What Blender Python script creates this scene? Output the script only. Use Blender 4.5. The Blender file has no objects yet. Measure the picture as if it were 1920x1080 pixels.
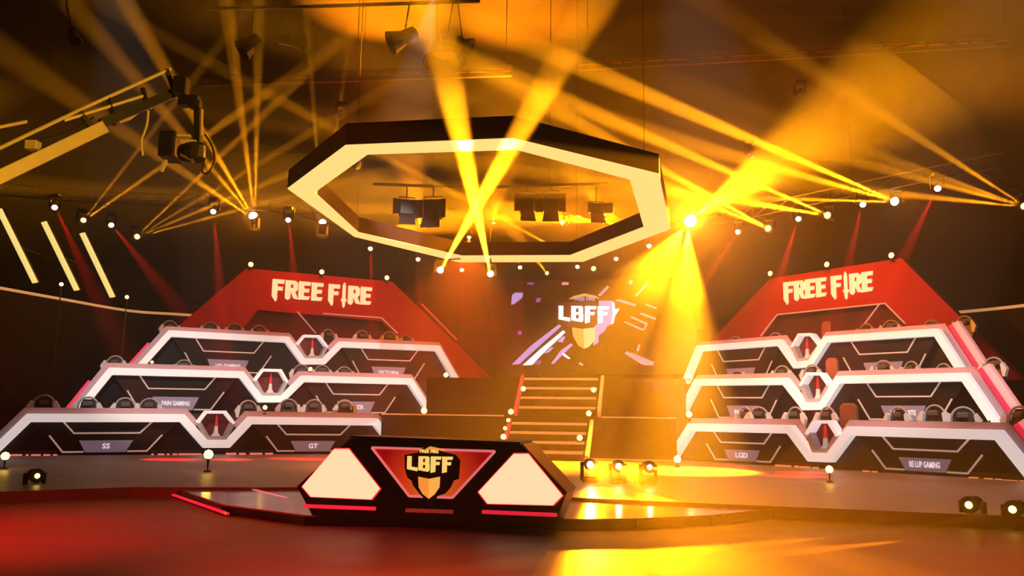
import bpy, bmesh, math, random
from mathutils import Vector, Matrix
random.seed(7)
D = bpy.data
SC = bpy.context.scene
COL = SC.collection
rad = math.radians

# ------------------------------------------------------------------ camera, world, exposure
F_PX = 1600.0
CAM_Z = 1.65
PITCH = math.atan(244.0 / F_PX)
ROLL = rad(0.845)
CAM = Vector((0, 0, CAM_Z))
FWD = Vector((0, math.cos(PITCH), math.sin(PITCH)))
_r0 = Vector((1, 0, 0)); _u0 = Vector((0, -math.sin(PITCH), math.cos(PITCH)))
RGT = _r0 * math.cos(ROLL) + _u0 * math.sin(ROLL)
UPV = _u0 * math.cos(ROLL) - _r0 * math.sin(ROLL)
cam_d = D.cameras.new('camera'); cam_d.sensor_width = 36.0; cam_d.lens = 36.0 * F_PX / 1920.0
cam_d.clip_start = 0.1; cam_d.clip_end = 400
cam = D.objects.new('camera', cam_d); COL.objects.link(cam)
cam.matrix_world = Matrix(((RGT.x, UPV.x, -FWD.x, CAM.x), (RGT.y, UPV.y, -FWD.y, CAM.y), (RGT.z, UPV.z, -FWD.z, CAM.z), (0, 0, 0, 1)))
SC.camera = cam

w = D.worlds.new('world'); SC.world = w; w.use_nodes = True
w.node_tree.nodes['Background'].inputs[0].default_value = (0.0, 0.0, 0.0, 1)
w.node_tree.nodes['Background'].inputs[1].default_value = 0.0
SC.view_settings.view_transform = 'Standard'; SC.view_settings.look = 'None'
SC.view_settings.exposure = 0.0; SC.view_settings.gamma = 1.0; SC.view_settings.use_curve_mapping = False
SC.cycles.max_bounces = 4; SC.cycles.diffuse_bounces = 2; SC.cycles.glossy_bounces = 3
SC.cycles.transmission_bounces = 2; SC.cycles.transparent_max_bounces = 6; SC.cycles.volume_bounces = 0
SC.cycles.sample_clamp_indirect = 2.0; SC.cycles.sample_clamp_direct = 0.0
SC.cycles.use_denoising = True; SC.cycles.adaptive_threshold = 0.02; SC.cycles.caustics_reflective = False; SC.cycles.caustics_refractive = False
HAZE_DENSITY = 0.008
HAZE_G = 0.55
BEAM = 0.17         # master level of the moving heads
KEY = 1.0           # master level of the white desk key lights
AMBER = (1.0, 0.25, 0.002)
YELLOW = (1.0, 0.32, 0.004)
RED = (1.0, 0.012, 0.012)
WARM = (1.0, 0.88, 0.80)

def spot(pos, target, angle, power, color, blend=0.4, soft=0.03, parent=None):
    l = D.lights.new('beam', 'SPOT'); l.energy = power; l.color = color
    l.spot_size = rad(angle); l.spot_blend = blend; l.shadow_soft_size = soft
    o = D.objects.new('beam', l); COL.objects.link(o)
    d = (Vector(target) - Vector(pos)).normalized()
    o.rotation_euler = d.to_track_quat('-Z', 'Y').to_euler(); o.location = pos
    if parent is not None:
        o.parent = parent; o.location = Vector(pos) - parent.location
    return o

def watts(level, ang):
    """lamp power that makes a beam of this full angle read at the given level, 20 m out in the haze"""
    return BEAM * level * 4.2e5 / rad(ang)
# ------------------------------------------------------------------ picture <-> place
def ray(px, py):
    return (FWD * F_PX + RGT * (px - 960.0) - UPV * (py - 540.0)).normalized()
def hz(px, py, z):                       # point at height z
    d = ray(px, py); return CAM + d * ((z - CAM_Z) / d.z)
def hd(px, py, y):                       # point at distance y in front of the camera
    d = ray(px, py); return CAM + d * (y / d.y)
def hp(px, py, o, n):
    d = ray(px, py); return CAM + d * ((o - CAM).dot(n) / d.dot(n))
def flat(v):
    v = Vector((v.x, v.y, 0)); return v.normalized()

# ------------------------------------------------------------------ materials
def nodes(m):
    m.use_nodes = True; return m.node_tree, m.node_tree.nodes['Principled BSDF']
def mat(name, col, rough=0.5, metal=0.0, emit=None, strength=0.0, var=0.0, scale=8.0, spec=0.5, sample=False):
    m = D.materials.new(name); t, b = nodes(m)
    b.inputs['Base Color'].default_value = (*col, 1); b.inputs['Roughness'].default_value = rough
    b.inputs['Metallic'].default_value = metal; b.inputs['Specular IOR Level'].default_value = spec
    if emit:
        b.inputs['Emission Color'].default_value = (*emit, 1); b.inputs['Emission Strength'].default_value = strength
        if not sample: m.cycles.emission_sampling = 'NONE'
    if var > 0:
        tc = t.nodes.new('ShaderNodeTexCoord'); n = t.nodes.new('ShaderNodeTexNoise'); n.inputs['Scale'].default_value = scale
        n.inputs['Detail'].default_value = 4
        t.links.new(tc.outputs['Object'], n.inputs['Vector'])
        mr = t.nodes.new('ShaderNodeMapRange'); mr.inputs[3].default_value = rough - var; mr.inputs[4].default_value = rough + var
        t.links.new(n.outputs['Fac'], mr.inputs[0]); t.links.new(mr.outputs[0], b.inputs['Roughness'])
        mx = t.nodes.new('ShaderNodeMix'); mx.data_type = 'RGBA'
        mx.inputs[6].default_value = (*[c * (1 - var) for c in col], 1); mx.inputs[7].default_value = (*[min(1, c * (1 + var)) for c in col], 1)
        t.links.new(n.outputs['Fac'], mx.inputs[0]); t.links.new(mx.outputs[2], b.inputs['Base Color'])
    return m
M = {}
M['white'] = mat('white_glow_added', (0.86, 0.84, 0.83), 0.4, var=0.04, scale=3, emit=(1.0, 0.93, 0.91), strength=0.55)  # emission added so the frames read white beyond what the key lights give
M['liner'] = mat('grey_lacquer', (0.50, 0.50, 0.56), 0.45, var=0.05)
M['panel'] = mat('dark_panel', (0.014, 0.010, 0.011), 0.6, var=0.1, scale=2, spec=.2)
M['led'] = mat('led_line', (0.6, 0.55, 0.5), 0.4, emit=(1.0, 0.62, 0.52), strength=0.26)
M['plate'] = mat('name_plate', (0.30, 0.27, 0.36), 0.45, emit=(0.55, 0.45, 0.68), strength=0.14)
M['plate_text'] = mat('name_lettering', (0.8, 0.8, 0.8), 0.5, emit=(1.0, 0.83, 0.92), strength=0.65)
M['black'] = mat('black_metal', (0.012, 0.011, 0.011), 0.42, var=0.1)
M['gloss_black'] = mat('gloss_black', (0.008, 0.006, 0.007), 0.3, var=0.04, spec=.3)
M['steel'] = mat('brushed_steel', (0.45, 0.43, 0.40), 0.35, metal=0.8, var=0.08)
M['red_panel'] = mat('red_fabric_panel', (0.52, 0.008, 0.012), 0.7, var=0.06, scale=1.5)
M['header_inside'] = mat('dark_red_backing', (0.12, 0.012, 0.012), 0.7, var=0.08)
M['sign'] = mat('lit_sign_letters', (0.9, 0.8, 0.6), 0.5, emit=(1.0, 0.74, 0.40), strength=1.05)
M['cream'] = mat('cream_light_box', (0.9, 0.75, 0.5), 0.5, emit=(1.0, 0.73, 0.42), strength=1.0, sample=True)
M['ring'] = mat('ring_light_face', (0.9, 0.75, 0.4), 0.5, emit=(1.0, 0.71, 0.22), strength=1.02, sample=True)
M['tube'] = mat('yellow_light_tube', (0.9, 0.8, 0.4), 0.5, emit=(1.0, 0.76, 0.22), strength=1.0)
M['trim'] = mat('warm_led_trim', (0.7, 0.5, 0.3), 0.5, emit=(1.0, 0.50, 0.17), strength=0.50)
M['redline'] = mat('red_led_strip', (0.5, 0.05, 0.06), 0.5, emit=(1.0, 0.02, 0.05), strength=0.75)
M['pinkline'] = mat('pink_led_strip', (0.6, 0.2, 0.2), 0.5, emit=(1.0, 0.22, 0.22), strength=0.7)
M['orangeline'] = mat('amber_led_nosing', (0.6, 0.4, 0.2), 0.5, emit=(1.0, 0.30, 0.10), strength=0.55)
M['lens_amber'] = mat('amber_lens', (0.9, 0.6, 0.2), 0.3, emit=(1.0, 0.62, 0.10), strength=9.0)
M['lens_warm'] = mat('warm_lens', (0.9, 0.7, 0.4), 0.3, emit=(1.0, 0.66, 0.25), strength=3.0)
M['lens_red'] = mat('pale_red_lens', (0.9, 0.6, 0.6), 0.3, emit=(1.0, 0.55, 0.42), strength=4.0)
M['lens_hot'] = mat('hot_lens', (1, 0.9, 0.7), 0.3, emit=(1.0, 0.80, 0.45), strength=30.0)
M['chair_shell'] = mat('black_leatherette', (0.020, 0.018, 0.020), 0.38, var=0.08, scale=20)
M['chair_trim'] = mat('grey_chair_piping', (0.42, 0.40, 0.42), 0.4)
M['pillow'] = mat('dark_grey_pillow', (0.10, 0.095, 0.10), 0.5)
M['chair_wing'] = mat('white_chair_wing', (0.85, 0.84, 0.84), 0.35)
M['brown_pad'] = mat('brown_padding', (0.30, 0.085, 0.035), 0.6, var=0.08)
M['stage'] = mat('stage_grey', (0.26, 0.20, 0.21), 0.40, var=0.10, scale=1.2)
M['deck'] = mat('deck_dark', (0.055, 0.030, 0.026), 0.55, var=0.1, scale=1.0)
M['wall'] = mat('hall_wall_dark', (0.014, 0.008, 0.008), 0.9, var=0.1, scale=0.3)
M['ceil'] = mat('hall_ceiling_dark', (0.010, 0.007, 0.007), 0.9, var=0.12, scale=0.4)
M['crane'] = mat('crane_alloy', (0.62, 0.55, 0.36), 0.45, metal=0.2, var=0.1, scale=10)
M['sword_red'] = mat('emblem_red', (0.6, 0.03, 0.03), 0.5, emit=(1.0, 0.03, 0.03), strength=0.35)
M['sword_white'] = mat('emblem_white', (0.8, 0.75, 0.72), 0.45, emit=(1, 0.7, 0.65), strength=0.18)
M['soffit'] = mat('orange_lit_roof_sheet', (0.30, 0.10, 0.04), 0.7, var=0.15, scale=0.8)  # orange light on the roof panels put into their base colour
# hall floor: dark polished screed, a little uneven
def floor_material():
    m = D.materials.new('polished_floor'); t, b = nodes(m)
    tc = t.nodes.new('ShaderNodeTexCoord')
    mp = t.nodes.new('ShaderNodeMapping'); mp.inputs['Scale'].default_value = (0.5, 0.9, 1)
    n = t.nodes.new('ShaderNodeTexNoise'); n.inputs['Scale'].default_value = 1.1; n.inputs['Detail'].default_value = 6
    t.links.new(tc.outputs['Object'], mp.inputs[0]); t.links.new(mp.outputs[0], n.inputs['Vector'])
    r = t.nodes.new('ShaderNodeMapRange'); r.inputs[1].default_value = 0.35; r.inputs[2].default_value = 0.65
    r.inputs[3].default_value = 0.44; r.inputs[4].default_value = 0.56
    t.links.new(n.outputs['Fac'], r.inputs[0]); t.links.new(r.outputs[0], b.inputs['Roughness'])
    cr = t.nodes.new('ShaderNodeValToRGB'); cr.color_ramp.elements[0].color = (0.12, 0.085, 0.085, 1); cr.color_ramp.elements[1].color = (0.15, 0.11, 0.105, 1); b.inputs['Specular IOR Level'].default_value = 0.28
    cr.color_ramp.elements[0].position = 0.35; cr.color_ramp.elements[1].position = 0.68
    t.links.new(n.outputs['Fac'], cr.inputs[0]); t.links.new(cr.outputs[0], b.inputs['Base Color'])
    bp = t.nodes.new('ShaderNodeBump'); bp.inputs['Strength'].default_value = 0.02; bp.inputs['Distance'].default_value = 0.02
    t.links.new(n.outputs['Fac'], bp.inputs['Height']); t.links.new(bp.outputs[0], b.inputs['Normal'])
    return m
M['floor'] = floor_material()
M['platform'] = mat('platform_gloss', (0.24, 0.17, 0.18), 0.16, var=0.05, scale=1.5)
def shield_material():
    m = D.materials.new('frosted_acrylic'); t, b = nodes(m)
    b.inputs['Base Color'].default_value = (0.80, 0.50, 0.56, 1); b.inputs['Roughness'].default_value = 0.35
    tr = t.nodes.new('ShaderNodeBsdfTransparent'); tr.inputs[0].default_value = (0.95, 0.72, 0.75, 1)
    mx = t.nodes.new('ShaderNodeMixShader'); mx.inputs[0].default_value = 0.75
    out = t.nodes['Material Output']
    t.links.new(tr.outputs[0], mx.inputs[1]); t.links.new(b.outputs[0], mx.inputs[2]); t.links.new(mx.outputs[0], out.inputs['Surface'])
    return m
M['shield'] = shield_material()
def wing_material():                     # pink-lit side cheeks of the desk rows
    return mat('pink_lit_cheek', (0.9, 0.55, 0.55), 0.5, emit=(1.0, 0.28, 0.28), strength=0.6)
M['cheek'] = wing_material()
M['cheek_red'] = mat('red_lit_strip', (0.7, 0.05, 0.10), 0.5, emit=(1.0, 0.02, 0.07), strength=0.6)

# ------------------------------------------------------------------ mesh building
class MB:
    def __init__(s): s.bm = bmesh.new()
    def poly(s, pts): return s.bm.faces.new([s.bm.verts.new(p) for p in pts])
    def prism(s, pts, d):                # closed outline pts (3-D), pushed along vector d
        a = [s.bm.verts.new(p) for p in pts]; b = [s.bm.verts.new(Vector(p) + d) for p in pts]; n = len(a)
        s.bm.faces.new(a); s.bm.faces.new(b[::-1])
        for i in range(n): s.bm.faces.new((a[i], b[i], b[(i + 1) % n], a[(i + 1) % n]))
        return s
    def box(s, c, size, ax=None):
        c = Vector(c); ax = ax or (Vector((1, 0, 0)), Vector((0, 1, 0)), Vector((0, 0, 1)))
        h = [ax[i] * (size[i] / 2) for i in range(3)]
        s.prism([c - h[0] - h[1] - h[2], c + h[0] - h[1] - h[2], c + h[0] + h[1] - h[2], c - h[0] + h[1] - h[2]], h[2] * 2)
        return s
    def beam(s, p0, p1, wd, ht=None):    # square bar between two points
        p0 = Vector(p0); p1 = Vector(p1); d = p1 - p0; ht = ht or wd
        z = Vector((0, 0, 1)) if abs(d.normalized().z) < 0.95 else Vector((1, 0, 0))
        x = d.cross(z).normalized(); y = x.cross(d).normalized()
        s.prism([p0 - x * wd / 2 - y * ht / 2, p0 + x * wd / 2 - y * ht / 2, p0 + x * wd / 2 + y * ht / 2, p0 - x * wd / 2 + y * ht / 2], d)
        return s
    def lathe(s, p, axis, prof, seg=16): # prof: (distance along axis, radius)
        p = Vector(p); ax = Vector(axis).normalized()
        t = Vector((0, 0, 1)) if abs(ax.z) < 0.9 else Vector((1, 0, 0))
        x = ax.cross(t).normalized(); y = ax.cross(x)
        rings = []
        for d, r in prof:
            if r < 1e-6: rings.append([s.bm.verts.new(p + ax * d)])
            else: rings.append([s.bm.verts.new(p + ax * d + x * r * math.cos(2 * math.pi * i / seg) + y * r * math.sin(2 * math.pi * i / seg)) for i in range(seg)])
        for a, b in zip(rings, rings[1:]):
            for i in range(seg):
                j = (i + 1) % seg
                if len(a) == 1 and len(b) == 1: continue
                if len(a) == 1: s.bm.faces.new((a[0], b[i], b[j]))
                elif len(b) == 1: s.bm.faces.new((a[i], b[0], a[j]))
                else: s.bm.faces.new((a[i], b[i], b[j], a[j]))
        if len(rings[0]) > 1: s.bm.faces.new(rings[0])
        if len(rings[-1]) > 1: s.bm.faces.new(rings[-1][::-1])
        return s
    def tube(s, pts, r, seg=8):
        pts = [Vector(p) for p in pts]
        rings = []
        up = Vector((0.13, 0.27, 0.95))
        for i, p in enumerate(pts):
            d = (pts[min(i + 1, len(pts) - 1)] - pts[max(i - 1, 0)]).normalized()
            x = d.cross(up)
            if x.length < 1e-3: x = d.cross(Vector((1, 0, 0)))
            x.normalize(); y = x.cross(d).normalized()
            rings.append([s.bm.verts.new(p + (x * math.cos(2 * math.pi * k / seg) + y * math.sin(2 * math.pi * k / seg)) * r) for k in range(seg)])
        for a, b in zip(rings, rings[1:]):
            for k in range(seg): s.bm.faces.new((a[k], b[k], b[(k + 1) % seg], a[(k + 1) % seg]))
        s.bm.faces.new(rings[0][::-1]); s.bm.faces.new(rings[-1])
        return s
    def build(s, name, m, parent=None, bevel=0.0, smooth=False):
        me = D.meshes.new(name); bmesh.ops.recalc_face_normals(s.bm, faces=s.bm.faces)
        s.bm.to_mesh(me); s.bm.free(); o = D.objects.new(name, me); COL.objects.link(o)
        me.materials.append(m)
        if smooth:
            for p in me.polygons: p.use_smooth = True
        if parent is not None:
            o.parent = parent; o.matrix_parent_inverse = world_of(parent).inverted()
        if bevel:
            b = o.modifiers.new('bevel', 'BEVEL'); b.width = bevel; b.segments = 2; b.limit_method = 'ANGLE'; b.angle_limit = rad(40)
        return o
def world_of(o):
    m = Matrix.LocRotScale(o.location, o.rotation_euler, o.scale)
    return m if o.parent is None else world_of(o.parent) @ o.matrix_parent_inverse @ m
def tag(o, label, cat, group=None):
    o['label'] = label; o['category'] = cat
    if group: o['group'] = group
    return o
def thing(name, label, cat, loc=(0, 0, 0), group=None):
    o = D.objects.new(name, None); COL.objects.link(o); o.location = loc; o.empty_display_size = 0.2
    return tag(o, label, cat, group)
def struct(o, label=None):
    o['kind'] = 'structure'
    if label: o['label'] = label
    return o
def copy_tree(o, parent=None):
    c = o.copy(); COL.objects.link(c)
    if parent is not None: c.parent = parent
    for ch in list(o.children): copy_tree(ch, c)
    return c
class Frame:
    def __init__(s, o, u, n, v=Vector((0, 0, 1))): s.o, s.u, s.v, s.n = Vector(o), Vector(u), Vector(v), Vector(n)
    def p(s, a, b, c=0.0): return s.o + s.u * a + s.v * b + s.n * c
    def px(s, x, y, c=0.0):              # plane point under a picture point -> (a, b)
        q = hp(x, y, s.o + s.n * c, s.n) - s.o
        return (q.dot(s.u), q.dot(s.v))
    def slab(s, mb, pts, c0, c1): return mb.prism([s.p(a, b, c0) for a, b in pts], s.n * (c1 - c0))
def offset_line(pts, t):                 # mitred copy of an open 2-D line, t to its right
    pts = [Vector((p[0], p[1])) for p in pts]; out = []
    for i, p in enumerate(pts):
        ds = []
        if i > 0: ds.append((p - pts[i - 1]).normalized())
        if i < len(pts) - 1: ds.append((pts[i + 1] - p).normalized())
        ns = [Vector((d.y, -d.x)) for d in ds]
        m = (ns[0] + ns[-1]).normalized(); out.append(p + m * (t / max(0.35, m.dot(ns[0]))))
    return [(q.x, q.y) for q in out]
def band(pts, t0, t1):
    return offset_line(pts, t0) + offset_line(pts, t1)[::-1]
def line_poly(pts, wd): return band(pts, -wd / 2, wd / 2)

# ------------------------------------------------------------------ stage frame
SY = Vector((math.sin(rad(12)), math.cos(rad(12)), 0)); SX = Vector((SY.y, -SY.x, 0)); UZ = Vector((0, 0, 1))
BASE_Z = [0.2, 1.65, 3.35]
LU = flat(ray(4240, 832)); LN = Vector((LU.y, -LU.x, 0))
RU = -flat(ray(-370, 764)); RN = Vector((RU.y, -RU.x, 0))
SETBACK = [0.0, 4.0, 7.3, 9.9]
LO = hz(300, 853.3, 0.2); LO.z = 0; RO = hz(1555, 880.5, 0.2); RO.z = 0
def wing(side, k):
    o, u, n = (LO, LU, LN) if side == 'L' else (RO, RU, RN)
    return Frame(o - n * SETBACK[k], u, n)

# ------------------------------------------------------------------ hall shell
def plane_box(name, c, size, m): return struct(MB().box(c, size).build(name, m))
plane_box('floor', (0, 16, -0.1), (96, 92, 0.2), M['floor'])
plane_box('ceiling', (0, 16, 21.2), (96, 92, 0.4), M['ceil'])
plane_box('wall_back', (0, 61.8, 10.5), (96, 0.4, 21.4), M['wall'])
plane_box('wall_left', (-47.8, 16, 10.5), (0.4, 92, 21.4), M['wall'])
plane_box('wall_right', (47.8, 16, 10.5), (0.4, 92, 21.4), M['wall'])
plane_box('wall_front', (0, -29.8, 10.5), (96, 0.4, 21.4), M['wall'])

# curved rear wall with a warm LED line along its top
rim = [hz(-330, 480, 6.5), hz(-150, 513, 6.5), hz(0, 540, 6.5), hz(117, 561, 6.5), hz(245, 583, 6.5), hz(345, 590, 6.5), hz(520, 603, 6.5),
       hz(800, 616, 6.5), hz(1100, 620, 6.5), hz(1400, 612, 6.5), hz(1650, 597, 6.5), hz(1812, 584, 6.5), hz(1920, 573, 6.5), hz(2050, 558, 6.5), hz(2250, 530, 6.5)]
def smooth_line(pts, n=4):
    out = []
    for i in range(len(pts) - 1):
        p0, p1, p2, p3 = pts[max(i - 1, 0)], pts[i], pts[i + 1], pts[min(i + 2, len(pts) - 1)]
        for k in range(n):
            t = k / n
            out.append(0.5 * ((2 * p1) + (p2 - p0) * t + (2 * p0 - 5 * p1 + 4 * p2 - p3) * t * t + (3 * p1 - p0 - 3 * p2 + p3) * t ** 3))
    return out + [pts[-1]]
rim = smooth_line(rim)
mb = MB()
cen = Vector((0, 12, 0))
outer = []
for p in rim:
    d = flat(Vector((p.x, p.y, 0)) - cen); outer.append(p + d * 0.5)
def ribbon_solid(mb, a, b, z0, z1):
    va = [[mb.bm.verts.new((p.x, p.y, z)) for z in (z0, z1)] for p in a]; vb = [[mb.bm.verts.new((p.x, p.y, z)) for z in (z0, z1)] for p in b]
    for i in range(len(a) - 1):
        mb.bm.faces.new((va[i][0], va[i + 1][0], va[i + 1][1], va[i][1])); mb.bm.faces.new((vb[i][0], vb[i][1], vb[i + 1][1], vb[i + 1][0]))
        mb.bm.faces.new((va[i][1], va[i + 1][1], vb[i + 1][1], vb[i][1])); mb.bm.faces.new((va[i][0], vb[i][0], vb[i + 1][0], va[i + 1][0]))
    for i in (0, -1): mb.bm.faces.new((va[i][0], va[i][1], vb[i][1], vb[i][0]))
ribbon_solid(mb, rim, outer, 0.0, 6.43)
struct(mb.build('wall_curved', M['wall']))
for n_, part_ in (('trim_1', rim[:25]), ('trim_2', rim[-20:])):
    mb = MB(); mb.tube(part_, 0.065, 6); struct(mb.build(n_, M['trim']), 'thin warm LED line along the top of the curved rear wall')

# ------------------------------------------------------------------ stage floor, decks
def flat_slab(name, pts, z0, z1, m):
    mb = MB(); mb.prism([Vector((p[0], p[1], z0)) for p in pts], Vector((0, 0, z1 - z0))); return struct(mb.build(name, m))
flat_slab('stage_floor', [(-24, 4.5), (-9.4, 15.7), (-7.46, 17.2), (-4.2, 17.75), (0.6, 16.6), (3.8, 15.5), (8.5, 14.1), (16, 11.0), (30, 22), (30, 44), (-30, 44), (-30, 22)], 0.0, 0.2, M['stage'])
# risers between the wings
l1e = wing('L', 0).px(760, 853); P1L = wing('L', 0).p(l1e[0], 0); r1e = wing('R', 0).px(1247, 866); P1R = wing('R', 0).p(r1e[0], 0)
MID = hd(1035, 790, 32.0); MID.z = 0
C1 = Frame(MID, SX, -SY)                      # plane of the lower riser
C2 = Frame(MID + SY * 3.1, SX, -SY)           # plane of the upper riser
a0 = C1.px(715, 800)[0]; a1 = C1.px(1268, 800)[0]
b0 = C2.px(800, 740)[0]; b1 = C2.px(1285, 740)[0]
def riser(name, fr, a0, a1, z0, z1, depth):
    mb = MB(); fr.slab(mb, [(a0, z0), (a1, z0), (a1, z1), (a0, z1)], -depth, 0.0); return struct(mb.build(name, M['deck']))
z1top = C1.px(860, 778)[1]; z2top = C2.px(1050, 709)[1]
print('deck tops', z1top, z2top)
riser('stage_deck_lower', C1, a0, a1, 0.2, z1top, 3.0)
riser('stage_deck_upper', C2, b0, b1, 0.2, z2top, 8.5)
for nm, pts in (('stage_edge_trim', [(C1, a0, C1.px(945, 778)[0], z1top), (C1, C1.px(1128, 780)[0], a1, z1top), (C1, C1.px(1093, 860)[0], a1, 0.23)]),):
    for fr, s0, s1, z in pts:
        mb = MB(); fr.slab(mb, [(s0, z - 0.03), (s1, z - 0.03), (s1, z + 0.02), (s0, z + 0.02)], 0.0, 0.04)
        struct(mb.build('trim_%d' % (1 + len([o for o in D.objects if o.name.startswith('trim_')])), M['orangeline']))
# seating risers and decks below the wings
for side in 'LR':
    for k in range(3):
        fr = wing(side, k)
        lo = fr.px(*((-33, 853), (137, 765), (245, 695))[k])[0] if side == 'L' else fr.px(*((1250, 866), (1262, 777), (1275, 707))[k])[0]
        hi = fr.px(*((752, 853), (821, 774), (865, 706))[k])[0] if side == 'L' else fr.px(*((1955, 905), (1878, 782), (1815, 682))[k])[0]
        e = 0.35
        mb = MB(); fr.slab(mb, [(lo + e, 0.2 if k == 0 else BASE_Z[k] - 0.5), (hi - e, 0.2 if k == 0 else BASE_Z[k] - 0.5), (hi - e, BASE_Z[k] + 0.45), (lo + e, BASE_Z[k] + 0.45)], -2.55, -1.0)
        struct(mb.build('seating_platform', M['deck']))
        if k > 0:
            mb = MB(); fr.slab(mb, [(lo - 0.2, 0.2), (hi + 0.2, 0.2), (hi + 0.2, BASE_Z[k]), (lo - 0.2, BASE_Z[k])], -3.2, 0.35)
            struct(mb.build('wing_deck', M['deck']))

# ------------------------------------------------------------------ lettering
def text_mesh(fr, txt, a, b, size, c0, c1, m, name, parent, stretch=1.0):
    cu = D.curves.new('txt', 'FONT'); cu.body = txt; cu.size = size; cu.align_x = 'CENTER'; cu.align_y = 'CENTER'; cu.offset = size * 0.025; cu.resolution_u = 2
    o = D.objects.new('txt', cu); COL.objects.link(o); dg = bpy.context.evaluated_depsgraph_get()
    me = D.meshes.new_from_object(o.evaluated_get(dg)); D.objects.remove(o); D.curves.remove(cu)
    mb = MB()
    bmesh.ops.delete(mb.bm, geom=mb.bm.verts)
    for pl in me.polygons:
        pts = [me.vertices[i].co for i in pl.vertices]
        mb.prism([fr.p(a + q.x * stretch, b + q.y, c0) for q in pts], fr.n * (c1 - c0))
    D.meshes.remove(me)
    return mb.build(name, m, parent)
GLYPH = {
 'F': [[(0, 1), (.62, 1), (.6, .78), (.27, .78), (.27, .6), (.55, .6), (.53, .40), (.27, .40), (.27, -.12), (.20, -.24), (0, .06)]],
 'R': [[(0, 1), (.27, 1), (.27, .02), (.15, -.1), (0, .0)], [(.27, 1), (.5, 1), (.64, .88), (.42, .80), (.27, .80)], [(.64, .88), (.64, .52), (.54, .40), (.42, .58), (.42, .80)],
       [(.42, .58), (.54, .40), (.27, .40), (.27, .58)], [(.29, .40), (.50, .40), (.68, -.02), (.44, .02)]],
 'E': [[(0, 1), (.62, 1), (.60, .80), (.27, .80), (.27, .61), (.55, .61), (.53, .41), (.27, .41), (.27, .19), (.60, .19), (.52, 0), (0, -.02)]],
 '|': [[(.17, 1.16), (.25, 1.0), (.25, .24), (.32, .20), (.32, .10), (.25, .06), (.23, -.2), (.17, -.3), (.11, -.2), (.09, .06), (.02, .10), (.02, .20), (.09, .24), (.09, 1.0)]],
 'L': [[(0, 1), (.27, 1), (.27, .25), (.66, .20), (.66, -.06), (.0, .08)]],
 'B': [[(0, 1), (.27, 1), (.27, -.02), (0, .03)], [(.27, 1), (.6, 1), (.68, .9), (.27, .82)], [(.68, .9), (.68, .52), (.42, .58), (.42, .82), (.5, .86)],
       [(.27, .58), (.42, .58), (.68, .52), (.62, .40), (.27, .40)], [(.62, .40), (.7, .46), (.7, .02), (.44, .16), (.44, .40)], [(.27, .16), (.44, .16), (.7, .02), (.62, -.08), (.27, -.03)]],
 'f': [[(0, 1), (.66, 1), (.62, .78), (.29, .78), (.29, .62), (.56, .62), (.53, .40), (.29, .40), (.29, -.08), (0, -.16)]],
}
ADV = {'F': .68, 'R': .70, 'E': .68, '|': .40, 'L': .72, 'B': .78, 'f': .72, ' ': .22}
def glyphs(fr, txt, a0, b0, a1, b1, h, c0, c1, m, name, parent, lean=0.0):
    """letters along the line (a0,b0)-(a1,b1), height h"""
    tot = sum(ADV[c] for c in txt); k = (a1 - a0) / tot; mb = MB(); x = 0.0
    for ch in txt:
        for g in GLYPH.get(ch, []):
            pts = []
            for gx, gy in g:
                t = (x + gx) / tot; a = a0 + (a1 - a0) * t; b = b0 + (b1 - b0) * t + gy * h
                pts.append((a, b))
            fr.slab(mb, pts, c0, c1)
        x += ADV[ch]
    return mb.build(name, m, parent)

# ------------------------------------------------------------------ desk rows
ROWS = {
 ('L', 0): dict(o=[(-33, 853), (50, 775.5), (346, 776.5), (389, 825), (425, 825), (467, 781), (709, 784.5), (760, 853)], hexa=[(370, 792), (386, 771), (424, 771), (441, 793)], names=('SS', 'GT'),
                lab='lowest white-framed desk row on the left side of the stage'),
 ('L', 1): dict(o=[(137, 765), (204, 689), (457, 696), (492, 742), (527, 742), (566, 704), (773, 709.5), (821, 774)], hexa=[(477, 713), (493, 692), (528, 693), (541, 716)], names=('PAIN GAMING', 'CRZR'),
                lab='middle white-framed desk row on the left side of the stage'),
 ('L', 2): dict(o=[(245, 695), (316, 619), (542, 631), (572, 672), (605, 672), (637, 640), (825, 648), (866, 708)], hexa=[(557, 645), (571, 628), (600, 629), (616, 650)], names=('LIQ GAMING', 'VICTORIA'),
                lab='topmost white-framed desk row on the left under the red header'),
 ('R', 0): dict(o=[(1247, 867), (1289, 794), (1481, 797), (1520, 849), (1549, 850), (1587, 799.5), (1874, 806), (1953, 903)], hexa=[(1508, 813), (1522, 789), (1552, 789), (1569, 816)], names=('LGD', 'RE LUP GAMING'),
                lab='lowest white-framed desk row on the right side of the stage'),
 ('R', 1): dict(o=[(1262, 778), (1301, 711), (1472, 708), (1509, 755), (1536, 754), (1567, 705), (1811, 698.5), (1877, 783)], hexa=[(1497, 722), (1511, 699), (1537, 699), (1553, 722)], names=('B4 MITIK', 'MEIA NOITE'),
                lab='middle white-framed desk row on the right side of the stage'),
 ('R', 2): dict(o=[(1275, 708), (1305, 648), (1462, 636), (1492, 678), (1515, 676), (1544, 630), (1758, 615.5), (1815, 683)], hexa=[(1481, 650), (1495, 626), (1518, 625), (1536, 648)], names=('LOS', 'ALFA BR'),
                lab='topmost white-framed desk row on the right under the red header'),
}
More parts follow.
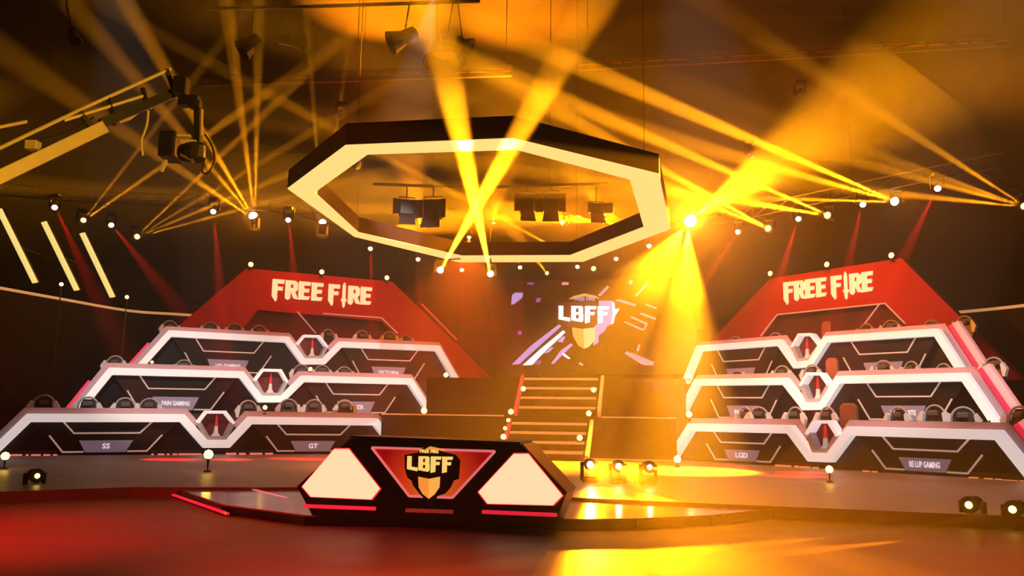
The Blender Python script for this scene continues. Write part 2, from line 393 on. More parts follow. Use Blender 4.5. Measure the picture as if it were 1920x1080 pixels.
def desk_row(side, k):
    R_ = ROWS[(side, k)]; fr = wing(side, k); base = BASE_Z[k]
    pts = [fr.px(*q) for q in R_['o']]
    pts[0] = (pts[0][0], base); pts[-1] = (pts[-1][0], base)
    print('row', side, k, ['%.2f,%.2f' % p for p in pts])
    T = 0.28
    ctr = fr.p(sum(p[0] for p in pts) / len(pts), base, -0.4)
    th = thing('desk_row', R_['lab'], 'desk', ctr, 'tiered desk rows')
    # white front frame: one continuous lacquered band, brightened by added emission
    mb = MB(); fr.slab(mb, band(pts, 0, T), -0.34, 0.0); mb.build('front_frame', M['white'], th, bevel=0.015)
    # frosted acrylic strip standing behind the frame
    mb = MB(); fr.slab(mb, band(pts[:3] + [((pts[2][0] + pts[3][0]) / 2, (pts[2][1] + pts[3][1]) / 2)], -0.20, 0.03), -0.42, -0.36)
    fr.slab(mb, band([((pts[4][0] + pts[5][0]) / 2, (pts[4][1] + pts[5][1]) / 2)] + pts[5:], -0.20, 0.03), -0.42, -0.36)
    mb.build('acrylic_shield', M['shield'], th)
    # table top behind the band
    for i in (1, 5):
        zt = min(pts[i][1], pts[i + 1][1]) - 0.10
        mb = MB(); fr.slab(mb, [(pts[i][0] + 0.1, zt - 0.06), (pts[i + 1][0] - 0.1, zt - 0.06), (pts[i + 1][0] - 0.1, zt), (pts[i][0] + 0.1, zt)], -1.05, -0.36)
        mb.build('table_top', M['panel'], th)
    # outer pink-lit cheek
    if side == 'R':
        q = [pts[6], pts[7]]
        mb = MB(); fr.slab(mb, band(q, -0.60, -0.36), -0.80, -0.50); mb.build('outer_cheek', M['cheek'], th)
        mb = MB(); fr.slab(mb, band(q, -0.36, -0.20), -0.75, -0.45); mb.build('red_cheek_strip', M['cheek_red'], th)
    elif k > 0:
        q = [pts[0], pts[0]]; q = [(pts[0][0], pts[0][1]), (pts[0][0] + (pts[1][0] - pts[0][0]) * .62, pts[0][1] + (pts[1][1] - pts[0][1]) * .62)]
        mb = MB(); fr.slab(mb, band(q, -0.30, -0.16), -0.55, -0.43); mb.build('red_cheek_strip', M['cheek_red'], th)
    for i, nm in ((1, R_['names'][0]), (5, R_['names'][1])):
        (ax, az), (bx, bz) = pts[i], pts[i + 1]; wd = bx - ax
        H = (az + bz) / 2 - T - base
        def q(f, g, ax=ax, az=az, bx=bx, bz=bz, H=H): return (ax + (bx - ax) * f, az + (bz - az) * f - T * 0.98 - g * H)
        mb = MB(); fr.slab(mb, [q(.03, -0.05), q(.97, -0.05), q(.775, .97), q(.225, .97)], -0.42, -0.30)
        pn = mb.build('front_panel', M['panel'], th, bevel=0.02)
        lw = 0.055
        mb = MB()
        fr.slab(mb, line_poly([q(.225, 0), q(.295, .34), q(.715, .34), q(.79, 0)], lw), -0.30, -0.275); mb.build('upper_led_line', M['led'], pn)
        for pl in ([q(.145, .40), q(.235, .90), q(.365, .90)], [q(.64, .90), q(.77, .90), q(.865, .40)]):
            mb = MB(); fr.slab(mb, line_poly(pl, lw), -0.30, -0.275); mb.build('lower_led_line', M['led'], pn)
        mb = MB(); fr.slab(mb, [q(.33, .56), q(.675, .56), q(.63, .92), q(.375, .92)], -0.30, -0.26)
        pt = mb.build('name_plate', M['plate'], pn)
        c = q(.503, .74); s = 0.24
        text_mesh(fr, nm, c[0], c[1], s, -0.26, -0.25, M['plate_text'], 'lettering', pt, stretch=min(1.1, 0.2 * wd / (s * 0.62 * max(2, len(nm)) * 0.9)))
        # dark triangular side bays under the slopes
        mb = MB(); fr.slab(mb, [(ax - 0.9 * (az - base), base), (bx + 0.62 * (bz - base) if i == 1 else bx + 0.55 * (bz - base), base), q(1.0, 0), q(0, 0)], -0.62, -0.56)
        mb.build('back_panel', M['gloss_black'], th)
    # hexagonal niche between the two desks
    hx = [fr.px(*p) for p in R_['hexa']]
    D_, E_ = pts[3], pts[4]
    niche_poly = [hx[0], hx[1], hx[2], hx[3], E_, D_]
    mb = MB(); fr.slab(mb, niche_poly, -0.62, -0.50); ni = mb.build('niche', M['header_inside'], th)
    mb = MB(); fr.slab(mb, band(hx, -0.02, 0.085), -0.5, -0.05); mb.build('niche_hood', M['white'], ni)
    mb = MB(); fr.slab(mb, band([hx[0], D_, E_, hx[3]], -0.13, 0.02), -0.5, -0.1); mb.build('niche_liner', M['liner'], ni)
    cx = (D_[0] + E_[0]) / 2; zb = (D_[1] + E_[1]) / 2 + 0.10; zt = (hx[1][1] + hx[2][1]) / 2 - 0.12; hh = zt - zb
    mb = MB(); fr.slab(mb, [(cx - .05, zb + hh * .45), (cx + .05, zb + hh * .45), (cx + .035, zt - .1), (cx, zt), (cx - .035, zt - .1)], -0.5, -0.42); mb.build('blade_emblem', M['sword_red'], ni)
    mb = MB(); fr.slab(mb, [(cx - .18, zb), (cx + .18, zb), (cx + .07, zb + hh * .2), (cx + .05, zb + hh * .47), (cx - .05, zb + hh * .47), (cx - .07, zb + hh * .2)], -0.5, -0.40); mb.build('blade_hilt', M['sword_white'], ni)
    return th, fr, pts
DESK = {key: desk_row(*key) for key in ROWS}

# ------------------------------------------------------------------ gaming chairs
def make_chair():
    t = thing('gaming_chair', 'x', 'chair', (0, 0, 0), 'gaming chairs behind the desk rows')   # faces -Y
    mb = MB()
    for i in range(5):
        a = i * 2 * math.pi / 5; mb.beam((0, 0, .10), (.30 * math.cos(a), .30 * math.sin(a), .06), .05, .04)
        mb.lathe((.30 * math.cos(a) - .02, .30 * math.sin(a), .03), (1, 0, 0), [(0, .03), (.04, .03)], 8)
    mb.build('star_base', M['black'], t)
    MB().lathe((0, 0, .08), (0, 0, 1), [(0, .03), (.34, .028)], 10).build('gas_lift', M['steel'], t)
    MB().box((0, 0, .46), (.54, .52, .11)).build('seat', M['chair_shell'], t, bevel=.04)
    pts = [(-.22, .48), (-.27, .8), (-.30, 1.0), (-.21, 1.10), (-.19, 1.24), (-.13, 1.33), (.13, 1.33), (.19, 1.24), (.21, 1.10), (.30, 1.0), (.27, .8), (.22, .48)]
    mb = MB(); mb.prism([Vector((x, .22 + (z - .48) * .14, z)) for x, z in pts], Vector((0, .10, 0))); mb.build('backrest', M['chair_shell'], t, bevel=.03)
    arch = []
    for i in range(13):
        a = math.pi * (i / 12); arch.append((.25 * math.cos(a), .315, 1.13 + .25 * math.sin(a)))
    arch = [(.25, .305, 1.02)] + arch + [(-.25, .305, 1.02)]
    MB().tube(arch, .028, 8).build('headrest_frame', M['chair_trim'], t, smooth=True)
    mb = MB(); mb.box((0, .225, 1.2), (.24, .06, .13)); mb.build('neck_pillow', M['pillow'], t, bevel=.025)
    for s in (-1, 1):
        mb = MB(); mb.prism([Vector((s * .23, .20, 1.20)), Vector((s * .29, .20, 1.25)), Vector((s * .40, .20, 1.08)), Vector((s * .33, .20, .88)), Vector((s * .27, .20, .90))], Vector((0, .11, 0)))
        mb.build('side_wing', M['chair_wing'], t)
        mb = MB(); mb.box((s * .31, -.02, .68), (.08, .26, .03)); mb.beam((s * .31, 0, .42), (s * .31, 0, .67), .04); mb.build('armrest', M['black'], t)
    return t
CHAIRS = {
 ('L', 0): [(80, 739), (160, 753), (238, 752), (275, 757), (470, 750), (544, 747), (588, 748), (652, 749)],
 ('L', 1): [(211, 665), (347, 673), (564, 682), (604, 683), (650, 686)],
 ('L', 2): [(325, 599), (393, 601), (440, 604), (491, 608), (624, 616), (684, 618), (734, 620), (771, 626)],
 ('R', 0): [(1380, 768), (1415, 770), (1476, 764), (1534, 766), (1667, 764), (1737, 758), (1800, 762), (1894, 760)],
 ('R', 1): [(1372, 693), (1457, 684), (1510, 682), (1646, 674), (1692, 676), (1752, 680), (1848, 668)],
 ('R', 2): [(1371, 629), (1443, 622), (1612, 605), (1662, 598), (1736, 598), (1796, 590)],
}
ORD = ['leftmost', 'second from left', 'third from left', 'fourth from left', 'fifth from left', 'sixth from left', 'seventh from left', 'rightmost']
TN = ['lowest', 'middle', 'topmost']
chair0 = make_chair(); first = True
for (side, k), lst in CHAIRS.items():
    fr = wing(side, k); n = len(lst)
    for i, (px, py) in enumerate(lst):
        a, b = fr.px(px, py, -1.55)
        base = BASE_Z[k] + 0.45
        c = chair0 if first else copy_tree(chair0); first = False
        p = fr.p(a, base, -1.55)
        c.location = p
        ang = math.atan2(fr.n.y, fr.n.x) + math.pi / 2
        c.rotation_euler = (0, 0, ang + random.uniform(-.35, .35))
        h = max(0.9, min(2.4, b - base)); s = 1.32
        lift = max(-0.30, min(0.6, h - 1.40 * s))
        c.scale = (s, s, s)
        for ch in c.children:
            nm = ch.name.split('.')[0]
            if nm == 'gas_lift': ch.scale = (1, 1, (0.34 + lift / s) / 0.34); ch.location.z = .08 * (1 - ch.scale.z)
            elif nm != 'star_base': ch.location.z = lift / s
        o = 'rightmost' if i == n - 1 else ORD[i]
        c['label'] = '%s gaming chair behind the %s desk row on the %s' % (o, TN[k], 'left' if side == 'L' else 'right')
# brown padded seats between the right-hand desks
for k, (px, py, wpx, hpx) in enumerate([(1590, 756, 34, 44), (1559, 671, 28, 38), (1549, 602, 26, 30)]):
    fr = wing('R', k); a, b = fr.px(px, py, -0.9); wd = wpx / 2 * 28 / 1600
    t = thing('padded_stool', 'brown padded high-backed stool beside the niche of the %s right desk row' % TN[k], 'stool', fr.p(a, BASE_Z[k], -0.9), 'brown stools between the right desks')
    mb = MB(); fr.slab(mb, [(a - wd, b - .75), (a + wd, b - .75), (a + wd, b - .12), (a + wd * .6, b), (a - wd * .6, b), (a - wd, b - .12)], -1.02, -0.86); mb.build('backrest', M['brown_pad'], t, bevel=.04)
    mb = MB(); fr.slab(mb, [(a - wd, b - .86), (a + wd, b - .86), (a + wd, b - .75), (a - wd, b - .75)], -0.98, -0.62); mb.build('seat', M['brown_pad'], t, bevel=.03)
    mb = MB(); mb.lathe(fr.p(a, BASE_Z[k], -0.85), (0, 0, 1), [(0, .2), (.04, .2), (.05, .03), (b - .86 - BASE_Z[k], .03)], 12); mb.build('pedestal', M['black'], t)

# ------------------------------------------------------------------ dashed LED skirting below the lowest rows
def dash_strip(side, dashes, m, label, y0, y1):
    fr = wing(side, 0); t = None
    for i, (x0, x1) in enumerate(dashes):
        xm = (x0 + x1) / 2; py = y0 + (y1 - y0) * (xm - dashes[0][0]) / (dashes[-1][1] - dashes[0][0])
        a0, z = fr.px(x0, py, 0.02); a1, _ = fr.px(x1, py, 0.02)
        if t is None: t = thing('led_skirting', label, 'light strip', fr.p(a0, 0.2, 0.02), 'dashed light strips')
        mb = MB(); fr.slab(mb, [(a0, z - .05), (a1, z - .05), (a1, z + .05), (a0, z + .05)], -0.1, 0.03); mb.build('dash', m, t)
    a0, _ = fr.px(dashes[0][0], y0, 0.02); a1, _ = fr.px(dashes[-1][1], y1, 0.02)
    mb = MB(); fr.slab(mb, [(a0, .2), (a1, .2), (a1, .36), (a0, .36)], -0.16, -0.1); mb.build('backing_rail', M['black'], t)
dash_strip('L', [(18, 41), (48, 53), (58, 76), (81, 94), (99, 107)], M['pinkline'], 'pink dashed light strip at the far left foot of the lowest left desk row', 855, 855)
dash_strip('L', [(284, 288), (296, 308), (313, 318), (324, 332), (335, 378)], M['pinkline'], 'pink dashed light strip under the niche of the lowest left desk row', 853.5, 853)
dash_strip('L', [(424, 443), (449, 461), (469, 492), (498, 512)], M['pinkline'], 'pink dashed light strip left of the stage desk, under the left row', 852, 852)
dash_strip('R', [(1453, 1480), (1489, 1494), (1499, 1517), (1523, 1532)], M['orangeline'], 'orange dashed light strip under the niche of the lowest right row', 873, 879)
dash_strip('R', [(1617, 1621), (1624, 1628), (1634, 1643)], M['orangeline'], 'short orange dashed strip right of the floor light on the right', 885, 887)
dash_strip('R', [(1816, 1832), (1845, 1859), (1865, 1876), (1880, 1905), (1911, 1919)], M['orangeline'], 'orange dashed light strip at the far right edge of the stage', 897, 905)

# ------------------------------------------------------------------ red headers with lit lettering
def header(side):
    fr = wing(side, 3)
    L = side == 'L'
    outer = [(330, 615), (462, 503), (735, 528), (880, 668)] if L else [(1350, 620), (1445, 522), (1690, 484), (1905, 700)]
    inner = [(445, 628), (484, 581), (717, 602), (762, 650)] if L else [(1420, 648), (1458, 590), (1660, 568), (1712, 625)]
    P = [fr.px(*q) for q in outer]; Q = [fr.px(*q) for q in inner]
    z0 = BASE_Z[2]
    t = thing('header_arch', 'big red trapezoid header arch with lit lettering above the %s desk rows' % ('left' if L else 'right'), 'arch', fr.p((P[1][0] + P[2][0]) / 2, z0, 0), 'red header arches')
    # extend the slopes down to the deck
    def ext(p, q, z): return (p[0] + (q[0] - p[0]) * (z - p[1]) / (q[1] - p[1]), z)
    o0, o3 = ext(P[1], P[0], z0), ext(P[2], P[3], z0); i0, i3 = ext(Q[1], Q[0], z0), ext(Q[2], Q[3], z0)
    mb = MB()
    fr.slab(mb, [o0, P[1], Q[1], i0], -0.5, 0); fr.slab(mb, [P[1], P[2], Q[2], Q[1]], -0.5, 0); fr.slab(mb, [P[2], o3, i3, Q[2]], -0.5, 0)
    mb.build('arch_panel', M['red_panel'], t)
    mb = MB(); fr.slab(mb, [i0, Q[1], Q[2], i3], -0.6, -0.5); mb.build('backing', M['header_inside'], t)
    g = (fr.px(509, 557), fr.px(698, 572)) if L else (fr.px(1471, 564), fr.px(1641, 545))
    h = 0.75 if L else 0.73
    top = fr.px(509, 523) if L else fr.px(1471, 530)
    h = (top[1] - g[0][1])
    glyphs(fr, 'FREE F|RE', g[0][0], g[0][1], g[1][0], g[1][1], h, 0.0, 0.08, M['sign'], 'lettering', t)
    lines = [[(605, 588), (715, 596), (745, 625)], [(557, 584), (592, 625)]] if L else [[(1427, 630), (1458, 590), (1660, 569), (1698, 607)], [(1649, 571), (1622, 607)]]
    for ln in lines:
        mb = MB(); fr.slab(mb, line_poly([fr.px(*q) for q in ln], .055), 0.0, 0.05); mb.build('led_outline', M['led'], t)
    if not L: pass
    else:
        mb = MB(); fr.slab(mb, line_poly([fr.px(790, 570), fr.px(856, 637)], .07), 0.0, 0.05); mb.build('red_edge_line', M['redline'], t)
    for px, py, w_ in ([(470, 496, 'left'), (603, 510, 'middle'), (725, 521, 'right')] if L else [(1445, 513, 'left'), (1551, 496, 'middle'), (1672, 479, 'right')]):
        c = hp(px, py, fr.o + fr.n * 0.1, fr.n)
        s = thing('cap_light', 'small cream %s light on top of the %s red header' % (w_, 'left' if L else 'right'), 'light', c - Vector((0, 0, .18)), 'cream lights on the red headers')
        MB().lathe(c - Vector((0, 0, .26)), (0, 0, 1), [(0, .10), (.03, .10), (.05, .05), (.16, .05)], 10).build('mount', M['black'], s)
        MB().lathe(c, -fr.n * -1, [(-.12, .08), (-.02, .13), (.04, .13)], 12).build('housing', M['black'], s)
        MB().lathe(c, fr.n, [(.04, .125), (.08, .10), (.11, 0)], 12).build('lens', M['lens_warm'], s)
header('L'); header('R')

# ------------------------------------------------------------------ stairs
def flight(fr, px_l, px_r, ytop, ybot, z0, z1, steps, depth, label):
    a0 = fr.px(px_l, ytop)[0]; a1 = fr.px(px_r, ytop)[0]
    t = thing('stair_flight', label, 'stairs', fr.p((a0 + a1) / 2, z0, depth / 2), 'central stage stairs')
    for i in range(steps):
        z = z0 + (z1 - z0) * (i + 1) / steps; c1 = depth * (steps - i) / steps; c0 = max(0, c1 - depth / steps - .25)
        mb = MB(); fr.slab(mb, [(a0 + .1, z - .06), (a1 - .1, z - .06), (a1 - .1, z), (a0 + .1, z)], 0.02, c1); st = mb.build('step', M['deck'], t)
        mb = MB(); fr.slab(mb, [(a0 + .14, z - .10), (a1 - .14, z - .10), (a1 - .14, z - .005), (a0 + .14, z - .005)], c1, c1 + .03); mb.build('nosing', M['orangeline'], st)
        mb = MB(); fr.slab(mb, [(a0 + .12, z - (z1 - z0) / steps), (a1 - .12, z - (z1 - z0) / steps), (a1 - .12, z - .06), (a0 + .12, z - .06)], c1 - .06, c1 - .03); mb.build('step_face', M['deck'], st)
    for a, m in ((a0, M['redline']), (a1, M['orangeline'])):
        mb = MB(); mb.prism([fr.p(a - .06, z1 + .12, 0.02), fr.p(a - .06, z1 - .1, 0.02), fr.p(a - .06, z0, depth - .05), fr.p(a - .06, z0 + .2, depth + .1)], fr.u * .12); mb.build('side_rail', m, t)
    return t, a0, a1
flight(C1, 957, 1110, 780, 850, 0.2, z1top - .22, 4, 1.5, 'lower flight of stage steps with glowing edges behind the front desk')
flight(C2, 980, 1130, 712, 765, z1top, z2top, 4, 1.4, 'upper flight of stage steps with glowing edges below the screen')
def bulb(p, label, r=0.11, name='step_light', m='lens_warm', grp='small warm lights on the stairs', foot=None):
    s = thing(name, label, 'light', p - Vector((0, 0, r * 1.3)), grp)
    drop = max(r * 1.4, p.z - foot) if foot is not None else r * 1.4
    MB().lathe(p - Vector((0, 0, drop)), (0, 0, 1), [(0, r * .8), (.03, r * .8), (.05, r * .13), (drop - r * .8, r * .3), (drop - r * .6, r * .6)], 10).build('mount', M['black'], s)
    MB().lathe(p, (0, 0, 1), [(-r, 0), (-r * .7, r * .7), (0, r), (r * .7, r * .7), (r, 0)], 12).build('lamp', M[m], s, smooth=True)
for px, py, d, l in [(981, 729, 33.9, 'warm bulb at the left rail near the top of the upper steps'), (1113, 731, 33.9, 'warm bulb at the right rail near the top of the upper steps'),
                  (958, 772, 31.5, 'warm bulb at the left rail where the two stair flights meet'), (1104, 775, 31.2, 'square warm bulb at the right rail where the stair flights meet'),
                  (953, 788, 31.2, 'small bulb on the left rail just below the landing'), (947, 803, 30.9, 'small bulb on the left rail halfway down the lower steps'),
                  (944, 819, 30.6, 'warm bulb at the left foot of the lower steps'), (1087, 821, 30.2, 'warm bulb at the right foot of the lower steps')]:
    bulb(hd(px, py, d), l, 0.105 if 'small' not in l else 0.075)

# ------------------------------------------------------------------ screen
SCR = Frame(MID + SY * 10.5, SX, -SY)
sA = SCR.px(955, 700); sB = SCR.px(1305, 520)
scr = thing('led_screen', 'big dark LED screen with white crest logo above the central stairs', 'screen', SCR.p((sA[0] + sB[0]) / 2, sA[1], 0))
mb = MB(); SCR.slab(mb, [(sA[0], sA[1]), (sB[0], sA[1]), (sB[0], sB[1]), (sA[0], sB[1])], -0.3, 0.0); mb.build('screen_panel', M['gloss_black'], scr)
for s in (0.15, 0.85):
    a = sA[0] + (sB[0] - sA[0]) * s
    mb = MB(); SCR.slab(mb, [(a - .08, z2top), (a + .08, z2top), (a + .08, sA[1] + .2), (a - .08, sA[1] + .2)], -0.5, -0.3); mb.build('support_leg', M['black'], scr)
def em(name, c, s): return mat(name, (0.02, 0.02, 0.02), 0.4, emit=c, strength=s)
G_LAV = em('screen_lavender', (0.55, 0.36, 0.80), 0.95); G_WHT = em('screen_white', (0.95, 0.88, 1.0), 1.7); G_PINK = em('screen_pink', (1.0, 0.35, 0.42), 0.9)
G_VIO = em('screen_violet', (0.42, 0.07, 0.40), 0.8); G_ORG = em('screen_amber', (1.0, 0.55, 0.12), 0.8); G_YEL = em('screen_gold', (1.0, 0.78, 0.32), 0.95); G_DK = em('screen_maroon', (0.09, 0.02, 0.01), 0.6)
def sp(x, y): return SCR.px(940 + x / 5.4, 500 + y / 5.4)
def graphic(name, m, polys, c0=0.0, c1=0.012):
    for pl in polys:
        mb = MB(); SCR.slab(mb, [sp(*q) for q in pl], c0, c1); mb.build(name, m, scr)
graphic('lavender_streak', G_LAV, [[(105, 992), (180, 988), (612, 600), (582, 585), (300, 800)], [(500, 985), (530, 985), (725, 790), (705, 775), (600, 850)], [(430, 880), (480, 870), (535, 815), (500, 820)], [(570, 760), (620, 770), (650, 705), (610, 710)], [(100, 385), (130, 380), (215, 310), (220, 265), (140, 262), (108, 290)]])
graphic('white_streak', G_WHT, [[(215, 998), (312, 995), (410, 890), (650, 665), (625, 645), (400, 830)], [(610, 865), (640, 880), (700, 930), (680, 935), (625, 900)]])
graphic('violet_glint', G_VIO, [[(260, 180), (320, 185), (335, 160), (265, 160)], [(345, 360), (390, 360), (405, 320), (360, 315)], [(165, 690), (205, 690), (205, 650), (170, 650)], [(330, 985), (400, 985), (410, 950), (350, 950)]])
graphic('pink_glint', G_PINK, [[(975, 290), (1005, 300), (1095, 210), (1075, 190)], [(1285, 160), (1310, 185), (1335, 150), (1310, 130)], [(610, 185), (680, 185), (685, 160), (620, 155)], [(1140, 340), (1360, 405), (1365, 380), (1200, 330)],
     [(1245, 880), (1430, 995), (1540, 1000), (1545, 965), (1420, 910), (1265, 855)], [(1235, 560), (1430, 650), (1440, 630), (1255, 555)], [(1310, 520), (1470, 590), (1480, 570), (1320, 500)], [(1430, 640), (1450, 640), (1490, 570), (1465, 570)],
     [(1455, 390), (1570, 430), (1580, 415), (1470, 372)], [(1400, 480), (1560, 540), (1570, 520), (1420, 465)], [(1350, 295), (1375, 300), (1500, 160), (1480, 150)], [(780, 985), (820, 1005), (835, 990), (795, 965)], [(1365, 850), (1390, 860), (1410, 790), (1390, 780)]])
graphic('crest_shadow', G_DK, [[(560, 360), (1000, 360), (1000, 560), (940, 610), (720, 620), (560, 560)]], 0.0, 0.014)
graphic('crest_side', G_LAV, [[(985, 345), (1130, 345), (1150, 400), (1140, 575), (1070, 600), (1050, 650), (985, 700), (985, 770), (930, 800), (945, 600), (1000, 560)]], 0.0, 0.016)
graphic('crest_gem', G_ORG, [[(715, 615), (830, 630), (835, 830), (780, 800), (725, 700)]], 0.0, 0.018)
graphic('crest_crown', G_ORG, [[(680, 330), (730, 300), (840, 270), (960, 295), (1000, 330), (960, 320), (840, 300), (735, 325)]], 0.0, 0.018)
graphic('crest_gem_light', G_YEL, [[(830, 630), (950, 612), (950, 740), (890, 810), (838, 832)]], 0.0, 0.018)
graphic('crest_edge', G_WHT, [[(1120, 360), (1145, 365), (1150, 430), (1200, 425), (1150, 500), (1135, 575), (1110, 580), (1130, 480)]], 0.0, 0.02)
q0, q1 = sp(580, 545), sp(1105, 555)
hh = sp(580, 395)[1] - q0[1]
glyphs(SCR, 'LBff', q0[0], q0[1], q1[0], q1[1], hh, 0.0, 0.03, G_WHT, 'crest_lettering', scr)
text_mesh(SCR, 'FREE FIRE', *sp(845, 330), 0.25, 0.0, 0.03, G_LAV, 'crest_small_lettering', scr)

# ------------------------------------------------------------------ front desk and its platform
PZ = 0.15
plat_px = [(322, 913), (420, 946), (575, 966), (1080, 973), (1190, 972), (1330, 966), (1460, 953), (1560, 938), (1500, 920), (1120, 911), (640, 908), (380, 909)]
pp = [hz(x, y, PZ) for x, y in plat_px]
mb = MB(); mb.prism([Vector((p.x, p.y, 0.0)) for p in pp], Vector((0, 0, PZ)))
plat = tag(mb.build('desk_platform', M['platform']), 'low glossy platform under the front desk with a black edge', 'platform')
# black fascia below the platform edge
mb = MB()
for i in range(0, 7):
    p, q = pp[i].copy(), pp[i + 1].copy(); d = flat(q - p); nn = Vector((d.y, -d.x, 0))
    mb.prism([Vector((p.x, p.y, 0)), Vector((q.x, q.y, 0)), Vector((q.x, q.y, PZ - .02)), Vector((p.x, p.y, PZ - .02))], nn * 0.04)
mb.build('fascia', M['gloss_black'], plat)
p, q = hz(276, 912, 0.12), hz(427, 966, 0.10)
mb = MB(); p2, q2 = hz(276, 906, 0.25), hz(420, 950, 0.22)
ap = [hz(277, 914, 0.02), hz(427, 967, 0.02), pp[1] + Vector((0, 0, -.03)), pp[0] + Vector((0, 0, -.03))]
mb = MB(); mb.prism(ap, Vector((0, 0, -0.015))); mb.build('side_ramp', M['gloss_black'], plat)
d_ = (ap[1] - ap[0]); mb = MB(); mb.beam(ap[0] + Vector((0, 0, .03)), ap[1] + Vector((0, 0, .03)), 0.05, 0.035); mb.build('red_edge_strip', M['redline'], plat)
for i, (x0, y0, x1, y1) in enumerate([(395, 898, 537, 933), (483, 896, 556, 909)]):
    mb = MB(); mb.beam(hz(x0, y0, PZ + .004), hz(x1, y1, PZ + .004), 0.07, 0.008); mb.build('inlaid_light_line', M['pinkline'], plat)

DN = -SY
dk_o = hz(825, 976, PZ)
DF = Frame(dk_o - Vector((0, 0, 0)), SX, -SY)          # origin at platform level
def dp(x, y, c=0.0): return DF.px(x, y, c)
front = [dp(585, 962), dp(556, 912), dp(655, 822), dp(978, 834), dp(1062, 925), dp(1040, 968)]
front = [(front[0][0], 0.0), front[1], front[2], front[3], front[4], (front[5][0], 0.0)]
desk = thing('caster_desk', 'black faceted front desk with two glowing cream panels and a crest', 'desk', DF.p((front[0][0] + front[-1][0]) / 2, 0, -0.3))
top_z = front[2][1]
mb = MB()
mb2 = [DF.p(a, b, 0) for a, b in front]
mb.prism(mb2, SY * 0.95); mb.build('body', M['gloss_black'], desk, bevel=.012)
DEP = 0.95
# side flank strip: orange light on the black side put into its brown
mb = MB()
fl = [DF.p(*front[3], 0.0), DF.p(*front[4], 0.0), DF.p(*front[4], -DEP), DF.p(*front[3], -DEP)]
mb.prism(fl, (SX + UZ).normalized() * 0.02); mb.build('side_flank', mat('flank_orange_light', (0.46, 0.21, 0.09), 0.5, var=.05), desk)
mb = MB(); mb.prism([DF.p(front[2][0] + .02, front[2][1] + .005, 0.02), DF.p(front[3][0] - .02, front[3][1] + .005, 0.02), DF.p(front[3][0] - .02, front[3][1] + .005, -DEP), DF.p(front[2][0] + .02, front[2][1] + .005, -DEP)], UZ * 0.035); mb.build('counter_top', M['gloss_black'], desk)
for pl, nm in (([(628, 842), (655, 842), (713, 916), (697, 936), (584, 931), (568, 912)], 'left'), ([(964, 851), (991, 851), (1055, 929), (1037, 947), (915, 944), (898, 922)], 'right')):
    pts = [dp(*q) for q in pl]
    mb = MB(); DF.slab(mb, pts, 0.0, 0.03); mb.build('glowing_panel', M['cream'], desk)
    ed = [dp(*q) for q in pl]; cxx = sum(e[0] for e in ed) / 6; czz = sum(e[1] for e in ed) / 6
    big = [(cxx + (a - cxx) * 1.035, czz + (b - czz) * 1.04) for a, b in ed]
    mb = MB(); DF.slab(mb, big, 0.0, 0.015); mb.build('panel_frame', M['redline'], desk)
for x0, y0, x1, y1, m in [(572, 949, 705, 954, M['redline']), (905, 960, 1045, 966, M['redline']), (762, 957, 850, 960, M['pinkline'])]:
    a = dp(x0, y0); b = dp(x1, y1)
    mb = MB(); DF.slab(mb, [(a[0], max(.02, a[1] - .02)), (b[0], max(.02, b[1] - .02)), (b[0], max(.05, b[1] + .03)), (a[0], max(.05, a[1] + .03))], 0.0, 0.05)
    if m is M['redline']: mb.build('foot_light_strip', m, desk)
    else: mb.build('foot_light_strip', mat('dim_red_strip', (.3, .05, .05), .5, emit=(1, .08, .05), strength=.18), desk)
# centre trapezoid with crest
tz = [(698, 839), (929, 846), (849, 933), (768, 930)]
T_ = [dp(*q) for q in tz]
red_glow = mat('crest_panel_red', (0.42, 0.006, 0.010), 0.35, emit=(1.0, 0.02, 0.015), strength=0.30)
def printed_glow(m, centre):             # the printed backlit graphic runs from amber round the crest to red at the corners
    t, b = nodes(m); tc = t.nodes.new('ShaderNodeTexCoord'); vd = t.nodes.new('ShaderNodeVectorMath'); vd.operation = 'DISTANCE'; vd.inputs[1].default_value = centre
    t.links.new(tc.outputs['Object'], vd.inputs[0]); r = t.nodes.new('ShaderNodeValToRGB'); mr = t.nodes.new('ShaderNodeMapRange'); mr.inputs[1].default_value = 0.15; mr.inputs[2].default_value = 0.85
    e = r.color_ramp.elements; e[0].color = (1.0, 0.20, 0.02, 1); e[1].color = (0.45, 0.003, 0.005, 1); x = e.new(.45); x.color = (0.95, 0.06, 0.012, 1)
    t.links.new(vd.outputs['Value'], mr.inputs[0]); t.links.new(mr.outputs[0], r.inputs[0]); t.links.new(r.outputs[0], b.inputs['Emission Color']); b.inputs['Emission Strength'].default_value = 0.55
printed_glow(red_glow, DF.p(*dp(812, 912)))
mb = MB(); DF.slab(mb, T_, 0.0, 0.015); cp = mb.build('crest_panel', red_glow, desk)
cl = T_ + [T_[0]]
mb = MB()
for i in range(4):
    DF.slab(mb, line_poly([cl[i], cl[i + 1]], .035), 0.015, 0.03)
mb.build('panel_outline', M['pinkline'], cp)
def cq(x, y): return dp(740 + x / 8.31, 830 + y / 8.31)
crest_dark = mat('crest_black', (0.012, 0.008, 0.010), 0.4)
mb = MB(); DF.slab(mb, [cq(*p) for p in [(170, 190), (380, 150), (420, 95), (560, 50), (690, 85), (760, 140), (960, 185), (1030, 270), (1010, 560), (930, 590), (880, 700), (800, 790), (680, 830), (570, 1010), (450, 840), (400, 790), (300, 660), (280, 590), (215, 540), (175, 400)]], 0.02, 0.05); cr = mb.build('crest', crest_dark, cp)
crest_gold = mat('crest_gold', (0.8, 0.6, 0.2), 0.4, emit=(1.0, 0.66, 0.17), strength=0.95)
crest_or = mat('crest_orange', (0.8, 0.35, 0.05), 0.4, emit=(1.0, 0.33, 0.05), strength=0.85)
